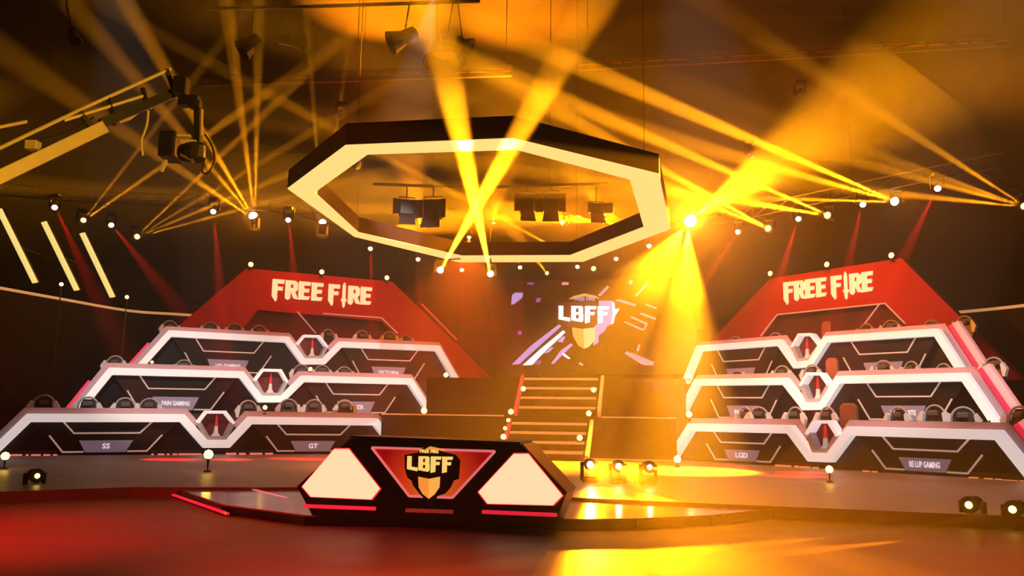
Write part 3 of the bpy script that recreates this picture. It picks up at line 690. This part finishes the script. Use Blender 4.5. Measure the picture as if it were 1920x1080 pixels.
q0, q1 = cq(212, 425), cq(935, 440); hh = cq(212, 205)[1] - q0[1]
glyphs(DF, 'LBff', q0[0], q0[1], q1[0], q1[1], hh, 0.05, 0.07, crest_gold, 'crest_lettering', cr)
mb = MB(); DF.slab(mb, [cq(*p) for p in [(385, 525), (550, 560), (550, 870), (450, 790), (395, 690)]], 0.05, 0.065); mb.build('crest_gem', crest_or, cr)
mb = MB(); DF.slab(mb, [cq(*p) for p in [(550, 560), (725, 525), (715, 690), (640, 800), (550, 870)]], 0.05, 0.065); mb.build('crest_gem_light', mat('crest_amber', (0.8, 0.5, 0.1), 0.4, emit=(1.0, 0.46, 0.08), strength=0.9), cr)
mb = MB(); DF.slab(mb, [cq(*p) for p in [(500, 95), (570, 55), (690, 80), (810, 125), (760, 130), (690, 110), (560, 105)]], 0.05, 0.065); mb.build('crest_crown', crest_or, cr)
c_ = cq(555, 135); text_mesh(DF, 'FREE FIRE', c_[0], c_[1], 0.07, 0.05, 0.065, crest_gold, 'crest_small_lettering', cr)

# ------------------------------------------------------------------ octagonal ring light
RZ = 7.15
ro = [(539, 354), (648, 273), (962, 260), (1236, 327), (1256, 430), (1093, 491), (862, 492), (664, 444)]
ri = [(590, 361), (689, 290), (968, 281), (1181, 337), (1207, 426), (1069, 479), (866, 480), (672, 436)]
RO_ = [hz(x, y, RZ) for x, y in ro]; RI_ = [hz(x, y, RZ) for x, y in ri]
rc = sum(RO_, Vector()) / 8
ring = thing('octagon_ring', 'huge hanging octagonal ring with a glowing cream underside', 'ring light', rc)
mb = MB(); mf = MB()
for i in range(8):
    j = (i + 1) % 8; up = Vector((0, 0, .46)); lip = Vector((0, 0, .02))
    mb.prism([RO_[i] + lip, RO_[j] + lip, RI_[j] + lip, RI_[i] + lip], up)
    mf.prism([RO_[i], RO_[j], RI_[j], RI_[i]], Vector((0, 0, .018)))
mb.build('ring_body', mat('ring_shell', (0.06, 0.022, 0.012), 0.5, var=.1), ring); mf.build('glowing_face', M['ring'], ring)
for i in (1, 3, 5, 7):
    p = (RO_[i] + RI_[i]) / 2 + Vector((0, 0, .45)); MB().tube([p, p + Vector((0, 0, 13.3))], .007, 5).build('hanging_cable', M['black'], ring)

# ------------------------------------------------------------------ slanted yellow light tubes on the left
for i, (x0, y0, x1, y1, l) in enumerate([(-2, 392, 66, 530, 'leftmost'), (82, 416, 144, 544, 'middle'), (154, 437, 211, 557, 'rightmost')]):
    p, q = hd(x0, y0, 34 + i * 1.6), hd(x1, y1, 35.5 + i * 1.6)
    t = thing('light_tube', '%s of three slanted yellow light tubes on the far left' % l, 'light tube', q, 'slanted yellow light tubes')
    MB().beam(p, q, .28, .10).build('diffuser', M['tube'], t)
    MB().beam(p + Vector((0, .12, 0)), q + Vector((0, .12, 0)), .32, .12).build('housing', M['black'], t)
    mb = MB(); m_ = (p + q) / 2; mb.beam(m_ + Vector((0, .15, 0)), Vector((m_.x, 61.57, m_.z)), .06); mb.build('bracket', M['black'], t)

# ------------------------------------------------------------------ curved lighting truss
TZ = 9.1
arc_px = [(-60, 372), (103, 386), (255, 420), (401, 400), (541, 412), (695, 455), (784, 478), (866, 497), (975, 497), (1083, 493), (1155, 478), (1217, 455), (1385, 425), (1497, 402), (1617, 378), (1758, 350), (1920, 320)]
arc = [hz(x, y, TZ) * 1.0 + Vector((0, .9, 0)) for x, y in arc_px]
arc[2] = (arc[1] + arc[3]) / 2
arc = smooth_line(arc, 3)
truss = thing('lighting_truss', 'long curved black lighting truss carrying the wash lights above the stage', 'truss', arc[len(arc) // 2] + Vector((0, 0, .5)))
up = Vector((0, 0, .45))
for nm, off in (('lower_chord', .42), ('upper_chord', .85)):
    MB().tube([p + Vector((0, 0, off)) for p in arc], .035, 6).build(nm, M['black'], truss)
mb = MB()
for i in range(len(arc) - 1):
    mb.tube([arc[i] + Vector((0, 0, .42)), arc[i + 1] + Vector((0, 0, .85))], .018, 5); mb.tube([arc[i] + Vector((0, 0, .85)), arc[i] + Vector((0, 0, .42))], .018, 5)
mb.build('bracing', M['black'], truss)
for i in range(2, len(arc), 8): MB().tube([arc[i] + Vector((0, 0, .85)), arc[i] + Vector((0, 0, 11.92))], .007, 5).build('suspension_cable', M['black'], truss)

# ------------------------------------------------------------------ lighting fixtures
def truss_point(p):
    best = None
    for a, b in zip(arc, arc[1:]):
        d = b - a; t = max(0, min(1, (p - a).dot(d) / d.length_squared)); q = a + d * t
        if best is None or (q - p).length < (best - p).length: best = q
    return best + Vector((0, 0, .42))
def head(label, pos, aim, beams, lens, r=0.16, group='yellow beam heads', hung=True, name='moving_head', s=1.0, cat='stage light', clamp=True, to=None):
    pos = Vector(pos); aim = Vector(aim).normalized()
    t = thing(name, label, cat, pos, group)
    sd = 1 if hung else -1
    bz = sd * .42 * s
    MB().box(pos + Vector((0, 0, bz)), (.34 * s, .28 * s, .12 * s)).build('base', M['black'], t, bevel=.02 * s)
    side = Vector((aim.y, -aim.x, 0)); side = side.normalized() if side.length > .05 else Vector((1, 0, 0))
    mb = MB()
    for k in (-1, 1): mb.beam(pos + side * k * .19 * s - Vector((0, 0, sd * .05 * s)), pos + side * k * .19 * s + Vector((0, 0, bz)), .05 * s, .09 * s)
    mb.beam(pos - side * .21 * s + Vector((0, 0, bz * .87)), pos + side * .21 * s + Vector((0, 0, bz * .87)), .06 * s, .09 * s)
    mb.build('yoke', M['black'], t)
    MB().lathe(pos, aim, [(-.26 * s, .09 * s), (-.2 * s, .13 * s), (.06 * s, .15 * s), (.16 * s, max(.16 * s, r * .9)), (.18 * s, max(.16 * s, r * .9))], 16).build('lamp_body', M['black'], t)
    MB().lathe(pos, aim, [(.18 * s, r), (.18 * s + r * .4, r * .85), (.18 * s + r * .75, r * .5), (.18 * s + r * .85, 0)], 16).build('lens', M[lens], t, smooth=True)
    if clamp:
        a = pos + Vector((0, 0, bz + .03 * s)); b = to(a) if to else truss_point(a) + Vector((0, 0, .0 if hung else .44))
        MB().beam(a, b, .05).build('clamp_arm', M['black'], t)
    for tgt, ang, pw, col, bl in beams:
        d = (Vector(tgt) - pos).normalized()
        spot(pos + d * (.20 * s + r), tgt, ang, pw, col, bl, 0.03, t)
    return t
# red wash heads on the truss
reds = [(103, 386), (208, 420), (401, 393), (541, 409), (695, 463), (784, 483), (866, 503), (975, 498), (1083, 497), (1155, 482), (1217, 458), (1385, 432), (1497, 407), (1617, 380), (1758, 350)]
red_to = [(155, 500), (265, 490), (410, 520), (552, 520), (697, 560), (790, 590), (870, 610), (975, 610), (1068, 600), (1150, 590), (1205, 560), (1300, 560), (1460, 530), (1590, 500), (1680, 510)]
NTH = ['leftmost', 'second', 'third', 'fourth', 'fifth', 'sixth', 'seventh', 'eighth', 'ninth', 'tenth', 'eleventh', 'twelfth', 'thirteenth', 'fourteenth', 'rightmost']
for i, ((x, y), (tx, ty)) in enumerate(zip(reds, red_to)):
    p = hz(x, y, TZ); q = hd(tx, ty, p.y - 0.8); d = q - p
    head('%s red wash light%s on the curved truss' % (NTH[i], ' counted from the left' if 0 < i < 14 else ''), p, (d.normalized() + Vector((0, -.8, 0))), [(q, 10, watts(.085, 10), RED, .8)], 'lens_red', .105, 'red wash lights on the truss', name='wash_light', s=.9)

def glow(h, pw, col=AMBER):               # point light added at a head to spread a glow in the haze
    l = D.lights.new('added_glow', 'POINT'); l.energy = pw; l.color = col; l.shadow_soft_size = .15
    o = D.objects.new('added_glow', l); COL.objects.link(o); o.parent = h; o.location = (0, -.75, 0)
def yb(label, x, y, beams, r=.14, lens='lens_amber', s=1.0, z=TZ, y0=None, hung=True, col=YELLOW, to=None, on_truss=False):
    p = hz(x, y, z) if y0 is None else hd(x, y, y0)
    bs = []; ad = Vector()
    for tx, ty, td, ang, pw, *bl in beams:
        q = hd(tx, ty, td); bs.append((q, ang, watts(pw, ang), col, bl[0] if bl else .5)); ad += (q - p).normalized()
    return head(label, p, ad + Vector((0, -.3, 0)), bs, lens, r, 'yellow beam heads', hung, s=s, to=to, clamp=hung or on_truss)
yb('small yellow beam head on the truss right of the light tubes', 155, 415, [(345, 283, 26, 1.3, .17), (260, 280, 26, 0.8, .06)], .10)
yb('yellow beam head on the truss with a four-beam fan to the right', 255, 445, [(385, 320, 28, 1.0, .13), (430, 340, 28, 1.0, .09), (455, 362, 28, 1.1, .15), (480, 385, 28, 1.0, .13)], .11)
h_ = yb('bright yellow beam head below the crane camera with an upward fan', 478, 412,
   [(200, 80, 26, 4.5, .14, .8), (290, 190, 28, 6, .75, .9), (370, 230, 28, 4.5, .9, .8), (415, -20, 28, 3.4, .8, .7), (448, 150, 29, 2.8, 1.0, .7), (482, 200, 30, 4.5, .9, .8), (310, 300, 28, 6, .45, .9)], .17, 'lens_hot', hung=False, on_truss=True)
glow(h_, 160)
h_ = yb('yellow beam head beside the left corner of the octagon ring', 605, 425, [(572, -10, 30, 2.6, .6, .7), (672, -40, 29, 2.2, .35, .7)], .14, 'lens_hot', hung=False, on_truss=True)
glow(h_, 80)
h_ = yb('yellow beam head left of centre sending a beam up to the right', 825, 508, [(1150, -60, 10.5, 2.6, 2.7, .7)], .10, 'lens_hot', s=.8, y0=27, to=lambda a: (RO_[6] + RI_[6]) / 2 + Vector((0, 0, .02)))
glow(h_, 120)
h_ = yb('yellow beam head at the centre sending a beam up to the left', 920, 515, [(795, -60, 10.5, 2.6, 2.7, .7)], .10, 'lens_hot', s=.8, y0=27, to=lambda a: ((RO_[6] + RI_[6]) * .37 + (RO_[5] + RI_[5]) * .13) + Vector((0, 0, .02)))
glow(h_, 120)
yb('yellow beam head right of centre with a beam through the ring', 1115, 505, [(930, 405, 34, 1.2, .6)], .12)
h_ = yb('small yellow beam head inside the right of the ring', 1142, 418, [(850, 400, 33, 3.0, 1.6), (800, 385, 37, 20, 7.0, .9), (1060, 250, 35, 44, 2.6, 1)], .12, z=9.6)
glow(h_, 900)
h_ = yb('small yellow beam head inside the ring beside the right blinders', 1062, 418, [(800, 402, 33, 3.0, .8)], .11, z=9.6)
glow(h_, 500)
h_ = yb('huge flaring yellow beam head at the right corner of the ring', 1290, 412,
   [(1540, 310, 28, 38, .28, 1), (1400, 340, 28.5, 28, 2.0, 1), (1287, 760, 27, 26, 2.7, 1), (1130, 680, 29, 50, 1.5, 1)], .23, 'lens_hot', s=1.3)
glow(h_, 4000)
yb('yellow beam head first right of the flaring head', 1443, 430, [(1290, 345, 27, 2.0, 1.0, .7), (1200, 330, 26, 3.2, .5, .8)], .11)
yb('yellow beam head second right of the flaring head', 1556, 405, [(1350, 315, 25, 2.0, 1.3, .7), (1250, 350, 26, 3.5, .7, .8), (1330, 372, 26, 2.0, .8, .8)], .12)
h_ = yb('yellow beam head third right of the flaring head', 1683, 379, [(1480, 292, 24, 2.2, 1.8, .7), (1400, 300, 24, 3.5, .8, .8), (1300, 368, 25, 2.0, 1.2, .7)], .14, 'lens_hot')
glow(h_, 120)
yb('yellow beam head at the right picture edge', 1924, 388, [(1500, 240, 21, 2.6, .14, .8), (1600, 180, 21, 2.2, .2, .8), (1450, 340, 21, 2.2, .28, .8), (1560, 290, 21, 2.2, .2, .8)], .11)
yb('small amber head beneath the ring above the screen', 1026, 513, [(1000, 480, 38, 3, .05)], .09)
# wide amber washes from behind the ring
def wash(label, x, y, depth, tgt, ang, pw, col=AMBER, bl=.9):
    p = hd(x, y, depth); q = hd(*tgt)
    return head(label, p, q - p, [(q, ang, watts(pw, ang), col, bl)], 'lens_warm', .10, 'wide amber washes behind the ring', name='wash_light')
wash('wide amber wash light behind the left blinders in the ring', 790, 432, 44, (700, -60, 38), 40, 1.8)
wash('amber wash added at the left behind the ring aimed across it', 690, 435, 38, (1050, 395, 40), 22, 4.5)  # added to fill the inside of the ring with orange haze
h_ = wash('wide amber wash light at the centre behind the ring', 924, 425, 44, (980, 60, 40), 46, 1.6)
glow(h_, 250)
wash('orange wash added over the steps left of the screen', 880, 440, 42, (840, 800, 36), 70, .34, (1.0, .13, .005))  # added to warm the dark haze beside the screen
# floor heads in front of the stage
def floor_head(label, x, y, depth, beams, r=.10, lens='lens_hot'):
    return yb(label, x, y, beams, r, lens, s=.9, y0=depth, hung=False, col=(1.0, .27, .003))
floor_head('floor beam head nearest the right end of the front desk', 1105, 870, 20.3, [(1330, 1010, 10.5, 14, .19, .8), (1170, 955, 13.0, 14, .12, .8), (1420, 1060, 10.0, 40, .03, 1)], .075)
floor_head('middle of three floor beam heads right of the front desk', 1158, 873, 20.1, [(1500, 1040, 9.5, 15, .18, .8), (1330, 1000, 10.5, 10, .12, .8)], .065)
floor_head('third floor beam head right of the front desk', 1215, 875, 19.8, [(1620, 985, 10.5, 10, .09, .8)], .055)
floor_head('floor beam head near the right edge aimed left', 1823, 945, 14.6, [(1480, 1003, 12.4, 5, .02, .6)], .06, 'lens_amber')
floor_head('floor beam head at the far right edge aimed left', 1904, 953, 14.2, [(1600, 1015, 12.0, 5, .02, .6)], .06, 'lens_amber')
floor_head('small floor beam head at the far left of the stage', 66, 891, 17.6, [(200, 915, 16, 6, .003, .6)], .05, 'lens_amber')
# warm flood lamps along the feet of the rows
for x, y, d, r, l in [(10, 855, 22, .13, 'warm floor lamp at the far left foot of the lowest left row'), (391, 852, 22.0, .15, 'warm floor lamp under the niche of the lowest left row'),
                      (1270, 861, 27.5, .15, 'warm floor lamp at the left foot of the lowest right row'), (1555, 880, 21.5, .12, 'warm floor lamp under the niche of the lowest right row'),
                      (1292, 777, 32.0, .15, 'warm lamp at the left foot of the middle right row'), (1291, 705, 36.0, .14, 'warm lamp at the left foot of the top right row'),
                      (795, 770, 35.0, .16, 'warm lamp at the right foot of the middle left row'), (836, 703, 38.0, .13, 'warm lamp at the right foot of the top left row'),
                      (582, 692, 34.3, .10, 'amber lamp under the niche of the top left row'), (497, 764, 30.5, .10, 'amber lamp under the niche of the middle left row'),
                      (1855, 783, 21.5, .10, 'amber lamp at the right end of the lowest right row'), (285, 679, 36.0, .08, 'amber lamp inside the left bay of the top left row'),
                      (115, 533, 33, .10, 'small pink lamp between the first two light tubes'), (238, 557, 36, .10, 'small amber lamp right of the light tubes')]:
    p = hd(x, y, d); f_ = None
    if 'right end' in l: fr = wing('R', 0); p = hp(x, y, fr.o - fr.n * .7, fr.n); f_ = DESK[('R', 0)][2][6][1] - .11
    bulb(p, l, r * .8, foot=f_ if f_ is not None else max([z for z in (0.2, 1.65, 3.35) if z < p.z - .05], default=0.2), name='flood_lamp', m= 'lens_amber' if 'amber' in l or 'warm' in l else 'lens_red', grp='warm flood lamps along the rows')

# ------------------------------------------------------------------ white key and red washes on the stage
def key(label, pos, tgt, ang, pw, col=WARM, bl=.6):
    d = Vector(tgt) - Vector(pos)
    return head(label, pos, d, [(tgt, ang, pw * KEY, col, bl)], 'lens_warm', .12, 'front spotlights', name='spotlight', clamp=False)
for side, poss in (('L', [(-9, 17, 12.5), (-2, 20, 12.5)]), ('R', [(3, 15, 12.5), (9, 13, 12.5)])):
    fr = wing(side, 1)
    for i, p in enumerate(poss):
        f_ = ROWS[(side, 1)]['o'][1 if i == 0 else 6]
        a, b = fr.px((ROWS[(side, 1)]['o'][1][0] + ROWS[(side, 1)]['o'][2][0]) / 2 if i == 0 else (ROWS[(side, 1)]['o'][5][0] + ROWS[(side, 1)]['o'][6][0]) / 2, 720)
        key('white spotlight aimed at the %s half of the %s desk rows' % ('left' if i == 0 else 'right', 'left' if side == 'L' else 'right'), p, fr.p(a, b), 28, 9500)
head('unseen amber light added low on the right to light the crane boom', (4.5, 1.5, 2.3), Vector((-4.8, 9.4, 4.9)) - Vector((4.5, 1.5, 2.3)), [(Vector((-4.8, 9.3, 4.9)), 26, 6000, (1.0, .46, .03), .8)], 'lens_warm', .1, 'front spotlights', name='spotlight', clamp=False)  # added out of view to turn the crane boom yellow
for lab, pos, tgt, ang, pw in [('red flood over the left of the hall floor', (-10, 9, 5), (-7.5, 11.5, 0), 75, 6500), ('red flood over the middle of the hall floor', (-1, 5, 4.8), (-1.6, 9.0, 0), 48, 4200),
                               ('red flood over the right of the hall floor', (9, 6, 5), (6.5, 9.5, 0), 60, 3500)]:
    head(lab, pos, Vector(tgt) - Vector(pos), [(Vector(tgt), ang, pw, RED, .9)], 'lens_red', .12, 'red floods over the floor', name='wash_light', clamp=False)
for lab, side, off, pw in [('red flood aimed at the left header arch', 'L', 0, 1600), ('red flood aimed at the right header arch', 'R', 0, 1200)]:
    fr = wing(side, 3); a = fr.px(600, 545) if side == 'L' else fr.px(1560, 540)
    q = fr.p(a[0], a[1]); p = q + fr.n * 6 + Vector((0, 0, 5.0))
    head(lab, p, q - p, [(q, 75, pw, (1, .03, .02), .9)], 'lens_red', .10, 'red floods on the headers', name='wash_light', clamp=False)

# ------------------------------------------------------------------ crane with camera (upper left)
CD = 10.0
def cp_(x, y, d=CD): return hd(x, y, d)
crane = thing('jib_crane', 'long camera crane boom reaching in from the upper left', 'camera crane', cp_(195, 235))
def at(x, y): # boom runs away from the picture edge
    return cp_(x, y, 8.6 + (x + 60) / 385 * 1.5)
MB().beam(at(-60, 360), at(195, 238), .11, .145).build('main_boom', M['crane'], crane, bevel=.01)
MB().beam(at(190, 232), at(322, 176), .09, .11).build('boom_extension', M['black'], crane)
MB().tube([at(-60, 306), at(160, 201), at(320, 129)], .022, 8).build('upper_rod', M['crane'], crane)
MB().tube([at(120, 226), at(268, 180)], .02, 8).build('leveling_rod', M['crane'], crane)
MB().tube([at(-60, 250), at(50, 228)], .02, 8).build('stay_rod', M['crane'], crane)
mb = MB()
for x0, y0, x1, y1 in [(205, 184, 215, 235), (268, 165, 276, 205), (150, 210, 175, 245), (312, 130, 330, 180)]: mb.beam(at(x0, y0), at(x1, y1), .05)
mb.build('bracket', M['black'], crane)
mb = MB(); mb.prism([at(265, 190), at(292, 192), at(270, 204)], Vector((0, .08, 0))); mb.prism([at(222, 228), at(256, 210), at(240, 222)], Vector((0, .06, 0))); mb.build('clamp_plate', M['crane'], crane)
mb = MB(); mb.box(at(62, 273), (.13, .12, .10)); mb.build('junction_box', M['crane'], crane, bevel=.01)
MB().tube(smooth_line([at(76, 262), at(110, 254), at(145, 240), at(176, 220)]), .012, 6).build('cable', M['black'], crane)
MB().tube(smooth_line([at(278, 208), at(275, 235), at(265, 265), at(268, 292)]), .015, 6).build('hanging_cable', M['crane'], crane)
camo = thing('broadcast_camera', 'remote broadcast camera hanging under the crane tip', 'camera', cp_(345, 280))
mb = MB(); mb.box(cp_(340, 162), (.16, .16, .22)); mb.box(cp_(355, 190), (.24, .14, .13)); mb.box(cp_(366, 196), (.14, .12, .10)); mb.build('pan_head', M['black'], camo, bevel=.012)
MB().beam(cp_(370, 196), cp_(370, 296), .05, .07).build('hanger_arm', M['black'], camo)
MB().beam(cp_(377, 205, CD + .05), cp_(375, 255, CD + .05), .035, .05).build('hanger_cover', M['crane'], camo)
mb = MB(); mb.box(cp_(322, 276), (.20, .34, .32)); mb.build('camera_body', M['black'], camo, bevel=.02)
MB().lathe(cp_(345, 287, CD - .05), (1, -.5, -.1), [(0, .11), (.12, .11), (.14, .13), (.24, .13)], 16).build('lens_barrel', M['black'], camo)
mb = MB(); mb.box(cp_(355, 268, CD - .1), (.18, .10, .05)); mb.box(cp_(345, 255, CD - .1), (.16, .05, .03)); mb.build('top_handle', M['crane'], camo)
mb = MB(); mb.beam(cp_(338, 290, CD - .2), cp_(360, 300, CD - .2), .03); mb.beam(cp_(355, 282, CD - .2), cp_(362, 305, CD - .2), .035); mb.box(cp_(378, 284, CD - .12), (.07, .08, .14)); mb.build('cradle', M['steel'], camo)
mb = MB(); mb.beam(cp_(312, 300), cp_(303, 322), .03); mb.build('hood_flap', M['crane'], camo)
MB().tube(smooth_line([cp_(384, 252), cp_(398, 275), cp_(402, 300), cp_(392, 322), cp_(380, 324), cp_(383, 300)]), .012, 6).build('cable', M['black'], camo)

# ------------------------------------------------------------------ hanging pipes and lamps in the roof
def pipe(label, pts, r=.05):
    t = thing('hanging_pipe', label, 'pipe', pts[0]); MB().tube(pts, r, 8).build('pipe', M['black'], t)
    mb = MB()
    for f in (.25, .75):
        p = pts[0].lerp(pts[-1], f); mb.tube([p, Vector((p.x, p.y, 21.0))], .012, 5)
    mb.build('hanger', M['black'], t)
    return t
pipe('black pipe with hanging lamps across the top of the picture', [hd(385, 16, 22), hd(560, 13, 22), hd(900, 2, 22)])
pipe('thin black pipe holding the blinders inside the ring', [hd(700, 345, 31), hd(890, 352, 31), hd(1140, 344, 31)], .06)
def par(label, x, y, d, aim, L=.55, R0=.15, R1=.28, m='black', top=None):
    p = hd(x, y, d); t = thing('par_can', label, 'stage lamp', p, 'lamps on the roof pipe'); ax = Vector(aim).normalized()
    MB().lathe(p - ax * L * .5, ax, [(0, R0 * .6), (.06, R0), (L * .55, R0), (L, R1), (L + .01, R1 * .95), (L * .6, R0 * .8)], 18).build('housing', M[m], t)
    tp = hd(*top, d) if top else p + Vector((0, 0, .9))
    MB().beam(p, tp, .05, .03).build('yoke', M['black'], t)
    return t
par('bell-shaped lamp hanging at the top of the left bright beam', 834, 98, 21.5, (0, -.15, -1), .62, .36, .58, top=(850, 2))
par('small lamp behind the bell-shaped lamp at the top', 868, 80, 22.0, (.75, -.2, -.6), .45, .12, .26, top=(858, 3))
par('long lamp with barn doors hanging at the top centre', 757, 72, 22.0, (-.8, -.2, -.45), .8, .22, .34, top=(768, 5))
par('dark lamp hanging at the top left of the beams', 545, 76, 22.0, (.95, -.1, -.2), .75, .15, .24, top=(528, 12))
par('dark wide lamp hanging above the left beams', 470, 84, 22.0, (-.6, -.2, -.6), .6, .22, .3, top=(476, 14))
t_ = par('small lamp hanging alone at the far upper left', 138, 65, 18.0, (.3, -.3, -.9), .4, .10, .16, top=(125, 10))
p_ = hd(125, 10, 18.0); MB().tube([p_, Vector((p_.x, p_.y, 21.0))], .015, 6).build('drop_rod', M['black'], t_)
def blinder(label, x, y, d, wpx, hpx, rot):
    p = hd(x, y, d); k = d / F_PX; wd, ht = wpx * k, hpx * k
    t = thing('blinder_light', label, 'stage lamp', p, 'dark blinder lamps inside the ring')
    ax = (Vector((math.cos(rot), math.sin(rot), 0)), Vector((-math.sin(rot), math.cos(rot), 0)), UZ)
    MB().box(p, (wd, .4, ht), ax).build('housing', M['black'], t, bevel=.04)
    mb = MB(); f = p - ax[1] * .2
    for s in (-1, 1):
        mb.prism([f + ax[0] * s * wd * .5 + UZ * ht * .48, f + ax[0] * s * wd * .5 - UZ * ht * .48, f + ax[0] * s * (wd * .5 + .28) - UZ * ht * .62 - ax[1] * .25, f + ax[0] * s * (wd * .5 + .28) + UZ * ht * .40 - ax[1] * .25], ax[1] * .02)
    mb.prism([f - ax[0] * wd * .48 - UZ * ht * .5, f + ax[0] * wd * .48 - UZ * ht * .5, f + ax[0] * wd * .58 - UZ * (ht * .5 + .42) - ax[1] * .2, f - ax[0] * wd * .58 - UZ * (ht * .5 + .42) - ax[1] * .2], ax[1] * .02)
    mb.build('barn_door', mat('barn_door_brown', (.05, .02, .01), .5), t)
    mb = MB()
    for s in (-1, 1): mb.beam(p + ax[0] * s * wd * .54, p + ax[0] * s * wd * .54 + UZ * (ht * .7), .05, .03)
    mb.beam(p - ax[0] * wd * .54 + UZ * ht * .7, p + ax[0] * wd * .54 + UZ * ht * .7, .05, .03)
    mb.beam(p + UZ * ht * .7, Vector((p.x, p.y, hd(x, 349, d).z)), .05)
    mb.build('yoke', M['black'], t)
blinder('leftmost dark blinder lamp inside the ring', 762, 390, 31, 28, 30, .25); blinder('second dark blinder lamp inside the ring', 812, 393, 31, 34, 36, -.2)
blinder('third dark blinder lamp inside the ring', 988, 382, 31, 26, 34, .12); blinder('fourth dark blinder lamp inside the ring', 1034, 382, 31, 28, 36, -.1)
blinder('rightmost dark blinder lamp inside the ring', 1118, 392, 31, 26, 20, .1)
# roof trusses with lit soffit strips behind
def roof_truss(label, x0, y0, x1, y1, d, n, hpx):
    p, q = hd(x0, y0, d), hd(x1, y1, d); h = Vector((0, 0, hpx * d / F_PX))
    t = thing('roof_truss', label, 'truss', (p + q) / 2, 'roof trusses')
    MB().beam(p, q, .16).build('lower_chord', M['black'], t); MB().beam(p + h, q + h, .16).build('upper_chord', M['black'], t)
    mb = MB()
    for i in range(n + 1):
        a = p.lerp(q, i / n); mb.beam(a, a + h, .12)
        if i < n:
            b = p.lerp(q, (i + 1) / n); mb.beam(a if i % 2 else a + h, b + h if i % 2 else b, .08)
    mb.build('bracing', M['black'], t)
    mb = MB(); dy = Vector((0, .35, 0)); mb.prism([p + dy + h * .1, q + dy + h * .1, q + dy + h * .92, p + dy + h * .92], Vector((0, .06, 0))); mb.build('orange_lit_panel', M['soffit'], t)
    mb = MB()
    for f in (.02, .5, .98): a = p.lerp(q, f); mb.tube([a + h, Vector((a.x, a.y, 21.0))], .02, 5)
    mb.build('hanger', M['black'], t)
    return t
roof_truss('roof truss with orange-lit panels across the upper right', 1085, 128, 1900, 82, 36, 10, 17)
roof_truss('roof truss with orange-lit panels across the upper left', 375, 158, 960, 138, 36, 7, 14)
for lab, x0, y0, x1, y1, pw in [('amber flood lighting the upper right roof truss', 1500, 175, 1500, 100, 3500), ('amber flood lighting the upper left roof truss', 640, 215, 660, 140, 900)]:
    p, q = hd(x0, y0, 30.5), hd(x1, y1, 36)
    head(lab, p, q - p, [(q, 110, pw, (1.0, .16, .03), .9)], 'black', .08, 'amber floods at the roof trusses', name='wash_light', clamp=False)

# ------------------------------------------------------------------ stage haze: thin in the hall, with denser volumes added to shape the beams and glow
def haze_mat(name, dens):
    hm = D.materials.new(name); hm.use_nodes = True; nt = hm.node_tree; nt.nodes.clear()
    o_ = nt.nodes.new('ShaderNodeOutputMaterial'); v_ = nt.nodes.new('ShaderNodeVolumeScatter')
    v_.inputs['Color'].default_value = (0.95, 0.95, 0.95, 1); v_.inputs['Density'].default_value = dens; v_.inputs['Anisotropy'].default_value = HAZE_G
    nt.links.new(v_.outputs[0], o_.inputs['Volume']); return hm
hz_o = MB().box((0, 16, 10.5), (95.1, 91.1, 20.9)).build('haze', haze_mat('thin_haze', HAZE_DENSITY * .22))
hz_o['kind'] = 'stuff'; hz_o['label'] = 'thin stage haze filling the whole hall'; hz_o['category'] = 'haze'
for c, r, f, l in [((1.5, 31.5, 8.0), (21, 18, 11.5), .36, 'wide cloud of stage haze hanging over the whole stage'), ((2.5, 32.0, 7.5), (14.5, 15, 8.3), .52, 'denser core of stage haze around the ring and the screen'),
    (hz(1310, 412, 9.0), (4.2, 3.6, 3.8), 1.3, 'thick haze puff added to spread the glow around the flaring beam head'), (hz(1110, 385, 9.4), (4.2, 3.5, 2.6), 1.4, 'haze puff added to brighten the right half inside the ring')]:
    mb = MB(); bmesh.ops.create_icosphere(mb.bm, subdivisions=3, radius=1.0)
    for v in mb.bm.verts: v.co = Vector((v.co.x * r[0] + c[0], v.co.y * r[1] + c[1], v.co.z * r[2] + c[2]))
    o = mb.build('haze', haze_mat('stage_haze', HAZE_DENSITY * f)); o['kind'] = 'stuff'; o['label'] = l; o['category'] = 'haze'
